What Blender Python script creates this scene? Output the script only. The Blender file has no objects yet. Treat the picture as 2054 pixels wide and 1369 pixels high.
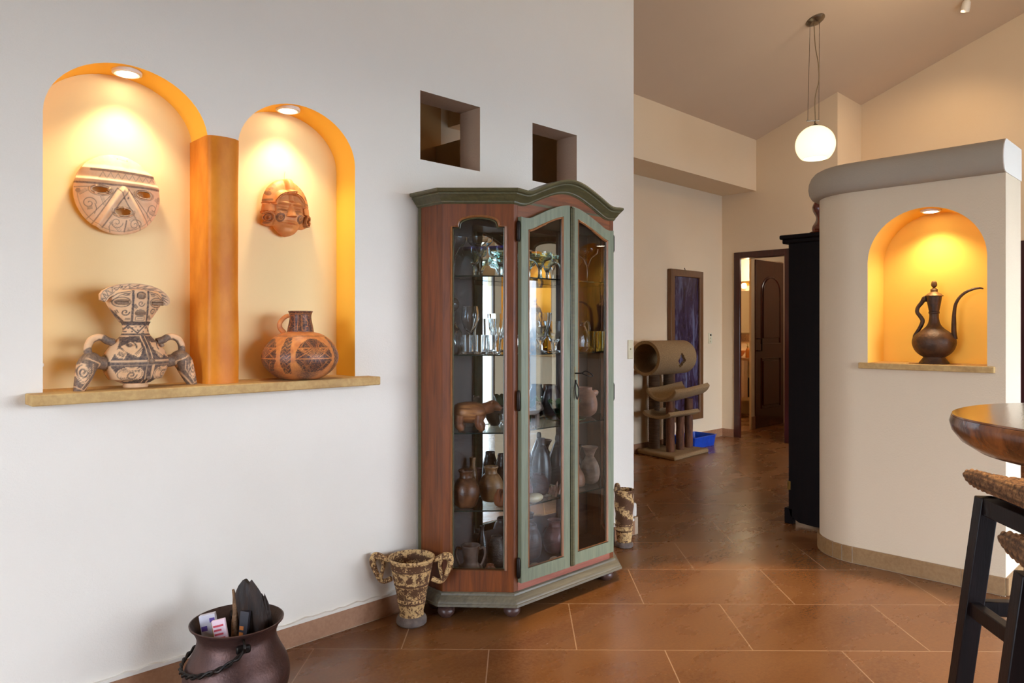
import bpy, bmesh, math, random
import numpy as np
from mathutils import Vector, Matrix
from mathutils.geometry import tessellate_polygon
PI = math.pi
C = bpy.context.scene.collection
S = bpy.context.scene
R = math.radians

# ------------------------------------------------------------------ camera
YAW = R(45.54); F = 1464.0; CX = 1027.0; HY = 660.0; EYE = 1.25
ca, sa = math.cos(YAW), math.sin(YAW)
cd = bpy.data.cameras.new('camera'); cam = bpy.data.objects.new('camera', cd); C.objects.link(cam)
cam.location = (0, 0, EYE); cam.rotation_euler = (R(90), 0, YAW - R(90))
cd.sensor_width = 36; cd.lens = F / 2054 * 36; cd.shift_y = -(684.5 - HY) / 2054; cd.clip_start = 0.05
S.camera = cam

# ------------------------------------------------------------------ exposure, world, lights
S.view_settings.view_transform = 'Standard'; S.view_settings.look = 'None'
S.view_settings.exposure = 0.3; S.view_settings.gamma = 1.0; S.view_settings.use_curve_mapping = False
S.cycles.max_bounces = 12; S.cycles.diffuse_bounces = 6; S.cycles.transmission_bounces = 12
S.cycles.glossy_bounces = 6; S.cycles.transparent_max_bounces = 20
S.cycles.sample_clamp_indirect = 6.0; S.cycles.caustics_refractive = False; S.cycles.caustics_reflective = False
S.cycles.blur_glossy = 0.5

w = bpy.data.worlds.new('sky'); S.world = w; w.use_nodes = True
nt = w.node_tree; nt.nodes.clear()
tc = nt.nodes.new('ShaderNodeTexCoord'); sp = nt.nodes.new('ShaderNodeSeparateXYZ')
rp = nt.nodes.new('ShaderNodeValToRGB'); bg = nt.nodes.new('ShaderNodeBackground'); wo = nt.nodes.new('ShaderNodeOutputWorld')
mr = nt.nodes.new('ShaderNodeMapRange'); mr.inputs['From Min'].default_value = -0.5; mr.inputs['From Max'].default_value = 0.5
nt.links.new(tc.outputs['Generated'], sp.inputs[0]); nt.links.new(sp.outputs['Z'], mr.inputs['Value'])
nt.links.new(mr.outputs[0], rp.inputs[0]); nt.links.new(rp.outputs[0], bg.inputs[0]); nt.links.new(bg.outputs[0], wo.inputs[0])
el = rp.color_ramp.elements
el[0].position = 0.0; el[0].color = (0.16, 0.19, 0.20, 1)
el[1].position = 1.0; el[1].color = (0.62, 0.78, 1.0, 1)
for p, c in ((0.46, (0.22, 0.31, 0.42, 1)), (0.495, (0.42, 0.56, 0.72, 1)), (0.505, (0.88, 0.95, 1.04, 1)), (0.62, (0.80, 0.90, 1.06, 1))):
    e = el.new(p); e.color = c
bg.inputs['Strength'].default_value = 12.0

def area(name, loc, rot, sx, sy, power=0, col=(1, 1, 1), portal=False):
    l = bpy.data.lights.new(name, 'AREA'); l.shape = 'RECTANGLE'; l.size = sx; l.size_y = sy
    l.energy = power; l.color = col; l.cycles.is_portal = portal
    o = bpy.data.objects.new(name, l); C.objects.link(o); o.location = loc; o.rotation_euler = rot; return o
def spot(name, loc, to, power, col, ang, blend=0.4, rad=0.02):
    l = bpy.data.lights.new(name, 'SPOT'); l.energy = power; l.color = col; l.spot_size = R(ang); l.spot_blend = blend
    l.shadow_soft_size = rad; o = bpy.data.objects.new(name, l); C.objects.link(o); o.location = loc
    o.rotation_euler = (Vector(to) - Vector(loc)).to_track_quat('-Z', 'Y').to_euler(); return o
def point(name, loc, power, col, rad=0.05):
    l = bpy.data.lights.new(name, 'POINT'); l.energy = power; l.color = col; l.shadow_soft_size = rad
    o = bpy.data.objects.new(name, l); C.objects.link(o); o.location = loc; return o
WARM = (1.0, 0.82, 0.54); AMBER = (1.0, 0.72, 0.38)
WIN = [(1.5, 4.5, 0.05, 2.4), (4.65, 6.6, 0.05, 2.4), (7.05, 7.58, 0.05, 1.98), (7.72, 7.90, 0.05, 1.98), (8.12, 8.32, 0.05, 1.98)]     # glazed openings in the right-hand wall
for i, (a, b, z0, z1) in enumerate(WIN):
    area('window_portal', ((a + b) / 2, -3.02, (z0 + z1) / 2), (R(90), 0, R(180)), b - a, z1 - z0, portal=True)
area('window_portal', (-2.52, 1.1, 1.25), (R(90), 0, R(-90)), 1.5, 2.3, portal=True)  # unseen rear window, added to fill the partition face with daylight
spot('niche_lamp', (0.815, 2.70, 2.105), (0.80, 2.735, 1.2), 10, WARM, 105, 0.8, 0.03)
spot('niche_lamp', (1.412, 2.70, 2.10), (1.42, 2.735, 1.2), 10, WARM, 105, 0.8, 0.03)
spot('niche_lamp', (4.15, 1.166, 1.845), (4.165, 1.16, 1.1), 17, WARM, 120, 0.8, 0.03)
spot('track_lamp', (2.75, 1.25, 4.25), (2.75, 1.25, 0), 480, (1, .76, .46), 30.5, 0.22, 0.04)
spot('track_lamp', (7.45, 1.86, 4.1), (7.9, 2.2, 2.6), 34, (1, .66, .34), 120, 0.8, 0.05)
point('hall_fill', (6.0, 1.2, 3.6), 27, (1, .76, .48), 0.15)  # unseen fill, added because the pendant globe alone leaves the hall too dark
point('passage_fill', (9.0, 3.6, 2.2), 4, (1, .9, .8), 0.15)  # unseen fill, added to brighten the inner door leaf
point('vanity_lamp', (9.72, 5.0, 2.05), 22, WARM, 0.12)

# ------------------------------------------------------------------ helpers
def ray(px, py):
    t = (px - CX) / F; return (ca + t * sa, sa - t * ca, (HY - py) / F)
def onY(px, py, Y):
    r = ray(px, py); k = Y / r[1]; return Vector((r[0] * k, Y, EYE + r[2] * k))
def onX(px, py, X):
    r = ray(px, py); k = X / r[0]; return Vector((X, r[1] * k, EYE + r[2] * k))
def lin(c): return tuple(((v / 255) / 12.92 if v / 255 <= .04045 else ((v / 255 + .055) / 1.055) ** 2.4) for v in c)

class MB:
    def __init__(s): s.v = []; s.f = []; s.paint = None
    def add(s, vs, fs):
        n = len(s.v); s.v += [tuple(p) for p in vs]; s.f += [tuple(i + n for i in f) for f in fs]; return n
    def xf(s, M, start=0):
        s.v[start:] = [tuple(M @ Vector(p)) for p in s.v[start:]]; return s
    def box(s, a, b):
        x0, y0, z0 = a; x1, y1, z1 = b
        s.add([(x0, y0, z0), (x1, y0, z0), (x1, y1, z0), (x0, y1, z0), (x0, y0, z1), (x1, y0, z1), (x1, y1, z1), (x0, y1, z1)],
              [(0, 3, 2, 1), (4, 5, 6, 7), (0, 1, 5, 4), (1, 2, 6, 5), (2, 3, 7, 6), (3, 0, 4, 7)]); return s
    def lathe(s, prof, n=40, cx=0, cy=0, cap=True):
        vs = []; fs = []; m = len(prof)
        for r, z in prof:
            for i in range(n):
                a = 2 * PI * i / n; vs.append((cx + r * math.cos(a), cy + r * math.sin(a), z))
        for j in range(m - 1):
            for i in range(n):
                k = (i + 1) % n; fs.append((j * n + i, j * n + k, (j + 1) * n + k, (j + 1) * n + i))
        if cap:
            fs.append(tuple(range(n))[::-1]); fs.append(tuple((m - 1) * n + i for i in range(n)))
        s.add(vs, fs); return s
    def rings(s, rings, cap=True):
        n = len(rings[0]); vs = [p for r in rings for p in r]; fs = []
        for j in range(len(rings) - 1):
            for i in range(n):
                k = (i + 1) % n; fs.append((j * n + i, j * n + k, (j + 1) * n + k, (j + 1) * n + i))
        if cap:
            fs.append(tuple(range(n))[::-1]); fs.append(tuple((len(rings) - 1) * n + i for i in range(n)))
        s.add(vs, fs); return s
    def tube(s, pts, rad, n=10, smooth=0, closed=False, flat=1.0):
        pts = [Vector(p) for p in pts]
        rad = list(rad) if hasattr(rad, '__len__') else [rad] * len(pts)
        if smooth:
            q = []; rr = []; L = len(pts)
            for i in range(L - 1):
                p0, p1, p2, p3 = pts[max(i - 1, 0)], pts[i], pts[i + 1], pts[min(i + 2, L - 1)]
                for k in range(smooth):
                    t = k / smooth
                    q.append(0.5 * ((2 * p1) + (p2 - p0) * t + (2 * p0 - 5 * p1 + 4 * p2 - p3) * t * t + (3 * p1 - p0 - 3 * p2 + p3) * t ** 3))
                    rr.append(rad[i] * (1 - t) + rad[i + 1] * t)
            q.append(pts[-1]); rr.append(rad[-1]); pts, rad = q, rr
        L = len(pts); rings = []; prev = None
        for i, p in enumerate(pts):
            if closed: t = pts[(i + 1) % L] - pts[i - 1]
            else: t = pts[min(i + 1, L - 1)] - pts[max(i - 1, 0)]
            t.normalize()
            if prev is None:
                u = t.orthogonal().normalized()
                if abs(t.z) < .95: u = t.cross(Vector((0, 0, 1))).normalized()
            else:
                u = (prev - t * prev.dot(t)).normalized()
            prev = u; v = t.cross(u)
            rings.append([p + (u * math.cos(2 * PI * k / n) * flat + v * math.sin(2 * PI * k / n)) * rad[i] for k in range(n)])
        if closed: rings.append(rings[0])
        s.rings(rings, cap=not closed); return s
    def sphere(s, c, r, n=16, sc=(1, 1, 1)):
        rr = []
        m = max(6, n // 2)
        for j in range(1, m):
            a = PI * j / m
            rr.append([(c[0] + sc[0] * r * math.sin(a) * math.cos(2 * PI * i / n), c[1] + sc[1] * r * math.sin(a) * math.sin(2 * PI * i / n), c[2] - sc[2] * r * math.cos(a)) for i in range(n)])
        s.rings(rr); return s
    def slab(s, outer, holes, d0, d1):
        """flat plate in (u, z) with holes, running d0..d1 along y"""
        loops = [outer] + list(holes)
        tris = tessellate_polygon([[Vector((p[0], p[1], 0)) for p in l] for l in loops])
        flat = [p for l in loops for p in l]; n = len(flat)
        vs = [(p[0], d0, p[1]) for p in flat] + [(p[0], d1, p[1]) for p in flat]
        fs = [tuple(t) for t in tris] + [tuple(i + n for i in t)[::-1] for t in tris]
        o = 0
        for l in loops:
            m = len(l)
            for i in range(m):
                k = (i + 1) % m; fs.append((o + i, o + k, n + o + k, n + o + i))
            o += m
        s.add(vs, fs); return s
    def prism(s, poly, z0, z1):
        n = len(poly)
        tris = tessellate_polygon([[Vector((p[0], p[1], 0)) for p in poly]])
        vs = [(p[0], p[1], z0) for p in poly] + [(p[0], p[1], z1) for p in poly]
        fs = [tuple(t) for t in tris] + [tuple(i + n for i in t)[::-1] for t in tris]
        for i in range(n):
            k = (i + 1) % n; fs.append((i, k, n + k, n + i))
        s.add(vs, fs); return s
    def build(s, name, mat, parent=None, bevel=0, ang=38, loc=None, rz=0, flat=False, solid=0):
        me = bpy.data.meshes.new(name); me.from_pydata(s.v, [], s.f)
        bm = bmesh.new(); bm.from_mesh(me); bmesh.ops.recalc_face_normals(bm, faces=bm.faces); bm.to_mesh(me); bm.free()
        if not flat:
            for p in me.polygons: p.use_smooth = True
            me.set_sharp_from_angle(angle=R(ang))
        if s.paint is not None:
            a = me.attributes.new('paint', 'FLOAT', 'POINT'); a.data.foreach_set('value', np.asarray(s.paint, dtype=np.float32))
        for m in (mat if isinstance(mat, (list, tuple)) else [mat]): me.materials.append(m)
        o = bpy.data.objects.new(name, me); C.objects.link(o)
        if parent: o.parent = parent
        if loc is not None: o.location = loc
        o.rotation_euler.z = rz
        if solid:
            m = o.modifiers.new('thickness', 'SOLIDIFY'); m.thickness = solid; m.offset = -1
        if bevel:
            m = o.modifiers.new('bevel', 'BEVEL'); m.width = bevel; m.segments = 2; m.limit_method = 'ANGLE'; m.angle_limit = R(40)
        return o

def thing(name, label, cat, loc=(0, 0, 0), rz=0, group=None):
    o = bpy.data.objects.new(name, None); C.objects.link(o); o.location = loc; o.rotation_euler.z = rz; o.empty_display_size = .05
    return tag(o, label, cat, group)
def tag(o, label, cat, group=None):
    o['label'] = label; o['category'] = cat
    if group: o['group'] = group
    return o
def struct(o): o['kind'] = 'structure'; return o
def dup(root, loc, rz, label, group=None):
    r = root.copy(); C.objects.link(r); r.location = loc; r.rotation_euler.z = rz; r['label'] = label
    if group: r['group'] = group
    for ch in list(root.children):
        c = ch.copy(); C.objects.link(c); c.parent = r
        for g in ch.children:
            d = g.copy(); C.objects.link(d); d.parent = c
    return r
def arc(cx, cz, rx, rz, a0, a1, n):
    return [(cx + rx * math.cos(R(a0 + (a1 - a0) * i / n)), cz + rz * math.sin(R(a0 + (a1 - a0) * i / n))) for i in range(n + 1)]
def smooth_prof(pr, k=6):
    out = []; L = len(pr)
    for i in range(L - 1):
        p0, p1, p2, p3 = [np.array(pr[j], float) for j in (max(i - 1, 0), i, i + 1, min(i + 2, L - 1))]
        for t in np.arange(k) / k:
            q = 0.5 * (2 * p1 + (p2 - p0) * t + (2 * p0 - 5 * p1 + 4 * p2 - p3) * t * t + (3 * p1 - p0 - 3 * p2 + p3) * t ** 3)
            out.append((max(float(q[0]), 0.0005), float(q[1])))
    out.append(tuple(pr[-1])); return out

# ------------------------------------------------------------------ drawn decoration, evaluated per vertex
def pip(P, poly):
    x, y = P[:, 0], P[:, 1]; ins = np.zeros(len(P), bool); n = len(poly)
    for i in range(n):
        x0, y0 = poly[i]; x1, y1 = poly[(i + 1) % n]
        if y0 == y1: continue
        c = ((y0 > y) != (y1 > y)) & (x < (x1 - x0) * (y - y0) / (y1 - y0) + x0); ins ^= c
    return ins
def seg_d(P, pts):
    d = np.full(len(P), 1e9)
    for a, b in zip(pts[:-1], pts[1:]):
        a = np.array(a, float); b = np.array(b, float); ab = b - a; L = ab @ ab
        t = np.clip(((P - a) @ ab) / max(L, 1e-9), 0, 1); d = np.minimum(d, np.hypot(*(P - a - t[:, None] * ab).T))
    return d
def draw(P, ops, base=0.0, soft=1.5):
    m = np.full(len(P), float(base))
    for op in ops:
        if op[0] == 'f': k = pip(P, op[1]).astype(float); v = op[2]
        elif op[0] == 'l':
            d = seg_d(P, op[1]); k = np.clip((op[2] / 2 + soft - d) / (2 * soft), 0, 1); v = op[3] if len(op) > 3 else 1.0
        elif op[0] == 'e':
            _, cx, cy, rx, ry, v = op[:6]
            k = (((P[:, 0] - cx) / rx) ** 2 + ((P[:, 1] - cy) / ry) ** 2 < 1).astype(float)
        m = m * (1 - k) + v * k
    return m
def spiral(cx, cy, r, turns=1.6, d=1, a0=0, n=40, sy=1.0):
    return [(cx + r * (1 - .85 * i / n) * math.cos(a0 + d * turns * 2 * PI * i / n), cy + sy * r * (1 - .85 * i / n) * math.sin(a0 + d * turns * 2 * PI * i / n)) for i in range(n + 1)]
def comb(a, b, k, h, wd=6, v=1.0):
    a = np.array(a, float); b = np.array(b, float); t = (b - a); nrm = np.array([-t[1], t[0]]) / np.hypot(*t) * h
    return [('l', [tuple(a), tuple(b)], wd, v)] + [('l', [tuple(a + t * i / k), tuple(a + t * i / k + nrm)], wd, v) for i in range(k + 1)]

# ------------------------------------------------------------------ materials
def nodes(name):
    m = bpy.data.materials.new(name); m.use_nodes = True; t = m.node_tree; b = t.nodes['Principled BSDF']; return m, t, b
def texco(t, scale=(1, 1, 1), rot=(0, 0, 0), kind='Object', loc=(0, 0, 0)):
    tc = t.nodes.new('ShaderNodeTexCoord'); mp = t.nodes.new('ShaderNodeMapping')
    mp.inputs['Scale'].default_value = scale; mp.inputs['Rotation'].default_value = rot; mp.inputs['Location'].default_value = loc
    t.links.new(tc.outputs[kind], mp.inputs['Vector']); return mp.outputs[0]
def noise(t, vec, sc, det=4, rough=.55, dist=0):
    n = t.nodes.new('ShaderNodeTexNoise'); n.inputs['Scale'].default_value = sc; n.inputs['Detail'].default_value = det
    n.inputs['Roughness'].default_value = rough; n.inputs['Distortion'].default_value = dist; t.links.new(vec, n.inputs['Vector']); return n.outputs[0]
def ramp(t, fac, stops):
    r = t.nodes.new('ShaderNodeValToRGB'); t.links.new(fac, r.inputs[0]); e = r.color_ramp.elements
    e[0].position, e[0].color = stops[0][0], (*stops[0][1], 1); e[1].position, e[1].color = stops[-1][0], (*stops[-1][1], 1)
    for p, c in stops[1:-1]:
        k = e.new(p); k.color = (*c, 1)
    return r.outputs[0]
def mix(t, fac, a, b, mode='MIX'):
    m = t.nodes.new('ShaderNodeMix'); m.data_type = 'RGBA'; m.blend_type = mode
    for sock, v in ((m.inputs['Factor'], fac), (m.inputs[6], a), (m.inputs[7], b)):
        if isinstance(v, (int, float)): sock.default_value = v
        elif isinstance(v, tuple): sock.default_value = (*v, 1)
        else: t.links.new(v, sock)
    return m.outputs[2]
def bump(t, b, h, st, dist=.01):
    n = t.nodes.new('ShaderNodeBump'); n.inputs['Strength'].default_value = st; n.inputs['Distance'].default_value = dist
    t.links.new(h, n.inputs['Height']); t.links.new(n.outputs[0], b.inputs['Normal'])
def mat(name, c1, c2=None, rough=.6, metal=0, sc=20, bs=0.0, bsc=None, stretch=(1, 1, 1), spec=.5, coat=0, lo=.35, hi=.65, dist=0, bd=.01):
    m, t, b = nodes(name); c1 = lin(c1); c2 = lin(c2) if c2 else tuple(v * .85 for v in c1)
    v = texco(t, stretch); n = noise(t, v, sc, 5, .6, dist)
    t.links.new(ramp(t, n, [(lo, c1), (hi, c2)]), b.inputs['Base Color'])
    b.inputs['Roughness'].default_value = rough; b.inputs['Metallic'].default_value = metal
    b.inputs['Specular IOR Level'].default_value = spec; b.inputs['Coat Weight'].default_value = coat; b.inputs['Coat Roughness'].default_value = .15
    if bs: bump(t, b, noise(t, v, bsc or sc * 4, 3), bs, bd)
    return m
def wood(name, c1, c2, axis='Z', rough=.4, sc=6, coat=0.0, bs=.05):
    st = {'Z': (9, 9, .7), 'X': (.7, 9, 9), 'Y': (9, .7, 9)}[axis]
    return mat(name, c1, c2, rough, 0, sc, bs, sc * 5, st, .5, coat, .3, .7, .6)
def painted(name, c1, c2, dark, rough=.55, sc=30, bs=.1, wear=.35, spec=.4):
    m, t, b = nodes(name); v = texco(t); n = noise(t, v, sc, 5)
    base = ramp(t, n, [(.35, lin(c1)), (.65, lin(c2))])
    a = t.nodes.new('ShaderNodeAttribute'); a.attribute_name = 'paint'
    n2 = noise(t, v, sc * 4, 6, .7); wr = ramp(t, n2, [(.30, (1 - wear,) * 3), (.60, (1, 1, 1))])
    k = t.nodes.new('ShaderNodeMath'); k.operation = 'MULTIPLY'; t.links.new(a.outputs['Fac'], k.inputs[0]); t.links.new(wr, k.inputs[1])
    t.links.new(mix(t, k.outputs[0], base, lin(dark)), b.inputs['Base Color'])
    b.inputs['Roughness'].default_value = rough; b.inputs['Specular IOR Level'].default_value = spec
    if bs: bump(t, b, n2, bs, .003)
    return m
def emis(name, c, st):
    m, t, b = nodes(name); b.inputs['Base Color'].default_value = (*c, 1); b.inputs['Emission Color'].default_value = (*c, 1)
    b.inputs['Emission Strength'].default_value = st; return m
def thinglass(name, tint=(.93, .95, .94), ior=1.5, rough=0.0):
    m = bpy.data.materials.new(name); m.use_nodes = True; t = m.node_tree; t.nodes.clear()
    o = t.nodes.new('ShaderNodeOutputMaterial'); x = t.nodes.new('ShaderNodeMixShader'); tr = t.nodes.new('ShaderNodeBsdfTransparent')
    g = t.nodes.new('ShaderNodeBsdfGlossy'); lw = t.nodes.new('ShaderNodeLayerWeight'); lw.inputs[0].default_value = .5          # the same reflectance from either face of the pane
    pw = t.nodes.new('ShaderNodeMath'); pw.operation = 'POWER'; pw.inputs[1].default_value = 5; t.links.new(lw.outputs['Facing'], pw.inputs[0])
    f = t.nodes.new('ShaderNodeMath'); f.operation = 'MULTIPLY_ADD'; f.inputs[1].default_value = .96; f.inputs[2].default_value = ((ior - 1) / (ior + 1)) ** 2; t.links.new(pw.outputs[0], f.inputs[0])
    tr.inputs[0].default_value = (*tint, 1); g.inputs['Roughness'].default_value = rough
    t.links.new(f.outputs[0], x.inputs[0]); t.links.new(tr.outputs[0], x.inputs[1]); t.links.new(g.outputs[0], x.inputs[2]); t.links.new(x.outputs[0], o.inputs[0])
    return m
def plaster(name, c1, c2, bs=.25, sc=160):
    m, t, b = nodes(name); v = texco(t, kind='Object'); n = noise(t, v, .9, 3)
    t.links.new(ramp(t, n, [(.3, lin(c1)), (.7, lin(c2))]), b.inputs['Base Color']); b.inputs['Roughness'].default_value = .85
    b.inputs['Specular IOR Level'].default_value = .2; bump(t, b, noise(t, v, sc, 3, .6), bs, .004); return m
def tilestone(name, c1, c2, c3, rough=.45):
    m, t, b = nodes(name); v = texco(t); n = noise(t, v, 5, 8, .65, .8); n2 = noise(t, v, 60, 4)
    col = ramp(t, n, [(.3, lin(c1)), (.55, lin(c2)), (.75, lin(c3))]); t.links.new(mix(t, .25, col, ramp(t, n2, [(.4, lin(c1)), (.6, lin(c3))])), b.inputs['Base Color'])
    b.inputs['Roughness'].default_value = rough; bump(t, b, n2, .08, .003); return m

M = {}
M['wall'] = plaster('plaster_white', (236, 230, 218), (232, 225, 212))
M['cream'] = plaster('plaster_cream', (232, 212, 182), (228, 206, 174))
M['ceiling'] = plaster('plaster_ceiling', (214, 192, 168), (210, 188, 164), .08)
M['partition'] = plaster('plaster_beige', (226, 208, 180), (222, 203, 174), .45, 110)
M['amber'] = plaster('plaster_amber', (254, 198, 78), (250, 192, 70), .05)
M['amber2'] = plaster('plaster_amber_light', (254, 206, 100), (252, 200, 92), .05)
M['niche'] = plaster('plaster_niche', (251, 228, 173), (248, 224, 166), .05)
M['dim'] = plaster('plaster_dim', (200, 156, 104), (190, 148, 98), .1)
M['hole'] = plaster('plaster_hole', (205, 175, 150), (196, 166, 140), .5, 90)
M['coping'] = plaster('cement_grey', (178, 167, 150), (166, 155, 138), .35, 120)
M['terra'] = mat('terracotta_plaster', (228, 144, 44), (204, 116, 26), .45, 0, 9, .05, 60, (1, 1, .5), .25, .0)
M['sand'] = tilestone('sandstone', (206, 172, 112), (190, 152, 94), (160, 122, 72), .7)
M['skirt'] = tilestone('skirting_tile', (170, 128, 96), (160, 116, 84), (136, 92, 62), .45)
M['skirt2'] = tilestone('skirting_tile_tan', (164, 130, 88), (152, 116, 74), (126, 90, 54), .45)
M['grout'] = mat('grout', (190, 170, 146), (176, 156, 132), .9)
M['iron'] = mat('black_iron', (30, 26, 24), (44, 36, 30), .45, .8, 40)
M['steel'] = mat('brushed_steel', (150, 140, 125), (120, 108, 92), .3, 1, 30)
M['whitemetal'] = mat('white_enamel', (236, 230, 220), (228, 222, 212), .4)
M['bulb'] = emis('lamp_glow', (1, .9, .68), 14)
M['bulb2'] = emis('amber_lamp_glow', (1, .74, .40), 2.2)
M['ivory'] = mat('ivory_plastic', (222, 214, 184), (216, 206, 174), .4)
# floor: rust-brown stone tiles laid in running bond at 45 degrees to the walls
m, t, b = nodes('floor_tiles'); M['floor'] = m
v = texco(t, (1, 1, 1), (0, 0, R(45)), 'Object', (0, 0, 0))
br = t.nodes.new('ShaderNodeTexBrick'); br.offset = .5; br.inputs['Scale'].default_value = 1; br.inputs['Brick Width'].default_value = .686
br.inputs['Row Height'].default_value = .480; br.inputs['Mortar Size'].default_value = .0024; br.inputs['Mortar Smooth'].default_value = .1
br.inputs['Color1'].default_value = (.42, .42, .42, 1); br.inputs['Color2'].default_value = (.58, .58, .58, 1); br.inputs['Bias'].default_value = 0
FLOORMAP = v.node; t.links.new(v, br.inputs['Vector'])
n1 = noise(t, texco(t, (1, 2.2, 1), (0, 0, R(35))), 1.5, 8, .6, 0); n2 = noise(t, texco(t), 70, 4, .7); n3 = noise(t, texco(t, (1, 3.0, 1), (0, 0, R(30))), 2.6, 12, .74, .1)
c = ramp(t, n1, [(.30, lin((98, 58, 26))), (.5, lin((117, 73, 36))), (.70, lin((130, 86, 47)))])
c = mix(t, ramp(t, n3, [(.545, (0, 0, 0)), (.565, (.26,) * 3), (.60, (0, 0, 0))]), c, lin((84, 38, 14)))
c = mix(t, .14, c, ramp(t, n2, [(.35, lin((110, 70, 40))), (.65, lin((180, 132, 88)))]))
c = mix(t, .55, c, br.outputs['Color'], 'OVERLAY')
c = mix(t, br.outputs['Fac'], c, lin((166, 130, 98)))
t.links.new(c, b.inputs['Base Color']); b.inputs['Specular IOR Level'].default_value = .55
t.links.new(ramp(t, n1, [(.3, (.22,) * 3), (.7, (.33,) * 3)]), b.inputs['Roughness'])
mm = t.nodes.new('ShaderNodeMath'); mm.operation = 'SUBTRACT'; mm.inputs[0].default_value = 1; t.links.new(br.outputs['Fac'], mm.inputs[1])
m2 = t.nodes.new('ShaderNodeMath'); m2.operation = 'MULTIPLY_ADD'; t.links.new(n2, m2.inputs[0]); m2.inputs[1].default_value = .06; t.links.new(mm.outputs[0], m2.inputs[2])
bump(t, b, m2.outputs[0], .25, .003)
FLOORMAP.inputs['Location'].default_value = (.117, -2.85, 0)
# ------------------------------------------------------------------ the room
WL = 2.66                                   # face of the display wall
def ceil_h(y): return 3.395 + .372 * (3.97 - max(y, .4)) - .372 * max(0, .4 - y)
mb = MB(); mb.box((-2.6, -3.1, -.12), (10.6, 6.3, 0)); struct(mb.build('floor', M['floor'], flat=True))
mb = MB()
for y0, y1 in ((4.6, .4), (.4, -3.2)):
    a, c_ = ceil_h(y0), ceil_h(y1)
    vs = [(-2.7, y0, a), (8.7, y0, a), (8.7, y1, c_), (-2.7, y1, c_)]
    mb.add(vs + [(x, y, z + .15) for x, y, z in vs], [(0, 1, 2, 3), (4, 7, 6, 5), (0, 4, 5, 1), (1, 5, 6, 2), (2, 6, 7, 3), (3, 7, 4, 0)])
struct(mb.build('ceiling', M['ceiling'], flat=True))
# display wall with two arched niches and two square openings
nicheL = [(.552, 1.03), (1.066, 1.03), (1.066, 1.92)] + arc(.809, 1.93, .257, .21, 1, 179, 28) + [(.552, 1.92)]
nicheR = [(1.177, 1.03), (1.683, 1.03), (1.683, 1.92)] + arc(1.43, 1.93, .253, .209, 1, 179, 28) + [(1.177, 1.92)]
sq = [[(2.026, 2.022), (2.391, 2.022), (2.391, 2.336), (2.026, 2.336)], [(2.761, 2.03), (3.118, 2.03), (3.118, 2.334), (2.761, 2.334)]]
mb = MB(); mb.slab([(-2.6, 0), (3.651, 0), (3.651, 4.3), (-2.6, 4.3)], [nicheL, nicheR] + sq, WL, WL + .15)
wl = struct(mb.build('wall_left', [M['wall'], M['amber'], M['hole']], ang=25))
for p in wl.data.polygons:                  # jambs take the amber niche paint, square reveals the bare render
    c = p.center
    if abs(p.normal.y) < .5:
        if .5 < c.x < 1.75 and .9 < c.z < 2.2: p.material_index = 1; p.use_smooth = True
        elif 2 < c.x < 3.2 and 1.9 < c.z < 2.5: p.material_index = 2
mb = MB(); mb.box((.48, WL + .148, .95), (1.75, WL + .25, 2.22)); struct(mb.build('wall_niche_back', M['niche'], flat=True))
# unseen wall added to keep the space behind the display wall dark
mb = MB(); mb.box((3.50, WL + .15, 0), (3.62, 4.4, 2.65)); struct(mb.build('wall_light_block', M['cream'], flat=True))
# hall wall (runs on behind the display wall), with the gap into the washroom
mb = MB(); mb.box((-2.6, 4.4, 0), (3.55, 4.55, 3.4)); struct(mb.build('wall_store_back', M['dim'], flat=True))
mb = MB(); mb.box((3.55, 4.4, 0), (7.78, 4.55, 3.4)); struct(mb.build('wall_hall', M['cream'], flat=True))
mb = MB(); mb.box((3.62, 3.97, 2.817), (7.78, 4.4, 3.6)); struct(mb.build('beam', M['cream'], flat=True))
# end wall with the doorway; it steps back to the right of the step
mb = MB(); mb.slab([(3.065, 0), (4.4, 0), (4.4, 4.2), (3.065, 4.2)], [], 0, .12)
mb = MB()
for a, b_ in (((7.78, 3.0651, 0), (7.90, 3.62, 4.3)), ((7.78, 4.232, 0), (7.90, 4.55, 4.3)), ((7.78, 3.62, 2.10), (7.90, 4.232, 4.3)), ((7.9001, 3.065, 0), (8.55, 3.165, 4.5))): mb.box(a, b_)
struct(mb.build('wall_end', M['cream'], flat=True))
mb = MB(); mb.box((8.43, -3.1, 0), (8.58, 3.165, 5.6)); struct(mb.build('wall_far_right', M['cream'], flat=True))
mb = MB(); mb.slab([(-2.6, 0), (8.6, 0), (8.6, 4.6), (-2.6, 4.6)], [[(a, z0), (b_, z0), (b_, z1), (a, z1)] for a, b_, z0, z1 in WIN], -3.12, -3.0)
struct(mb.build('wall_right', M['cream'], flat=True))
mb = MB(); mb.slab([(-3.1, 0), (4.5, 0), (4.5, 5.6), (-3.1, 5.6)], [[(.35, .1), (1.85, .1), (1.85, 2.4), (.35, 2.4)]], 0, .12)  # the rear opening is added to let fill light in
mb.v = [(-2.5 - y, x, z) for x, y, z in mb.v]; struct(mb.build('wall_rear', M['cream'], flat=True))
fw = wood('window_timber', (62, 40, 30), (44, 28, 22))
for i, (a, b_, z0, z1) in enumerate(WIN):
    k = 2 if b_ - a > 1 else 1; ww = (b_ - a) / k
    mb = MB(); mb.slab([(a - .07, z0 - .04), (b_ + .07, z0 - .04), (b_ + .07, z1 + .07), (a - .07, z1 + .07)], [[(a + q * ww + .03, z0 + .03), (a + (q + 1) * ww - .03, z0 + .03), (a + (q + 1) * ww - .03, z1 - .03), (a + q * ww + .03, z1 - .03)] for q in range(k)], -3.0, -2.96)
    struct(mb.build('window_%d' % (i + 1), fw, flat=True))
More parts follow.
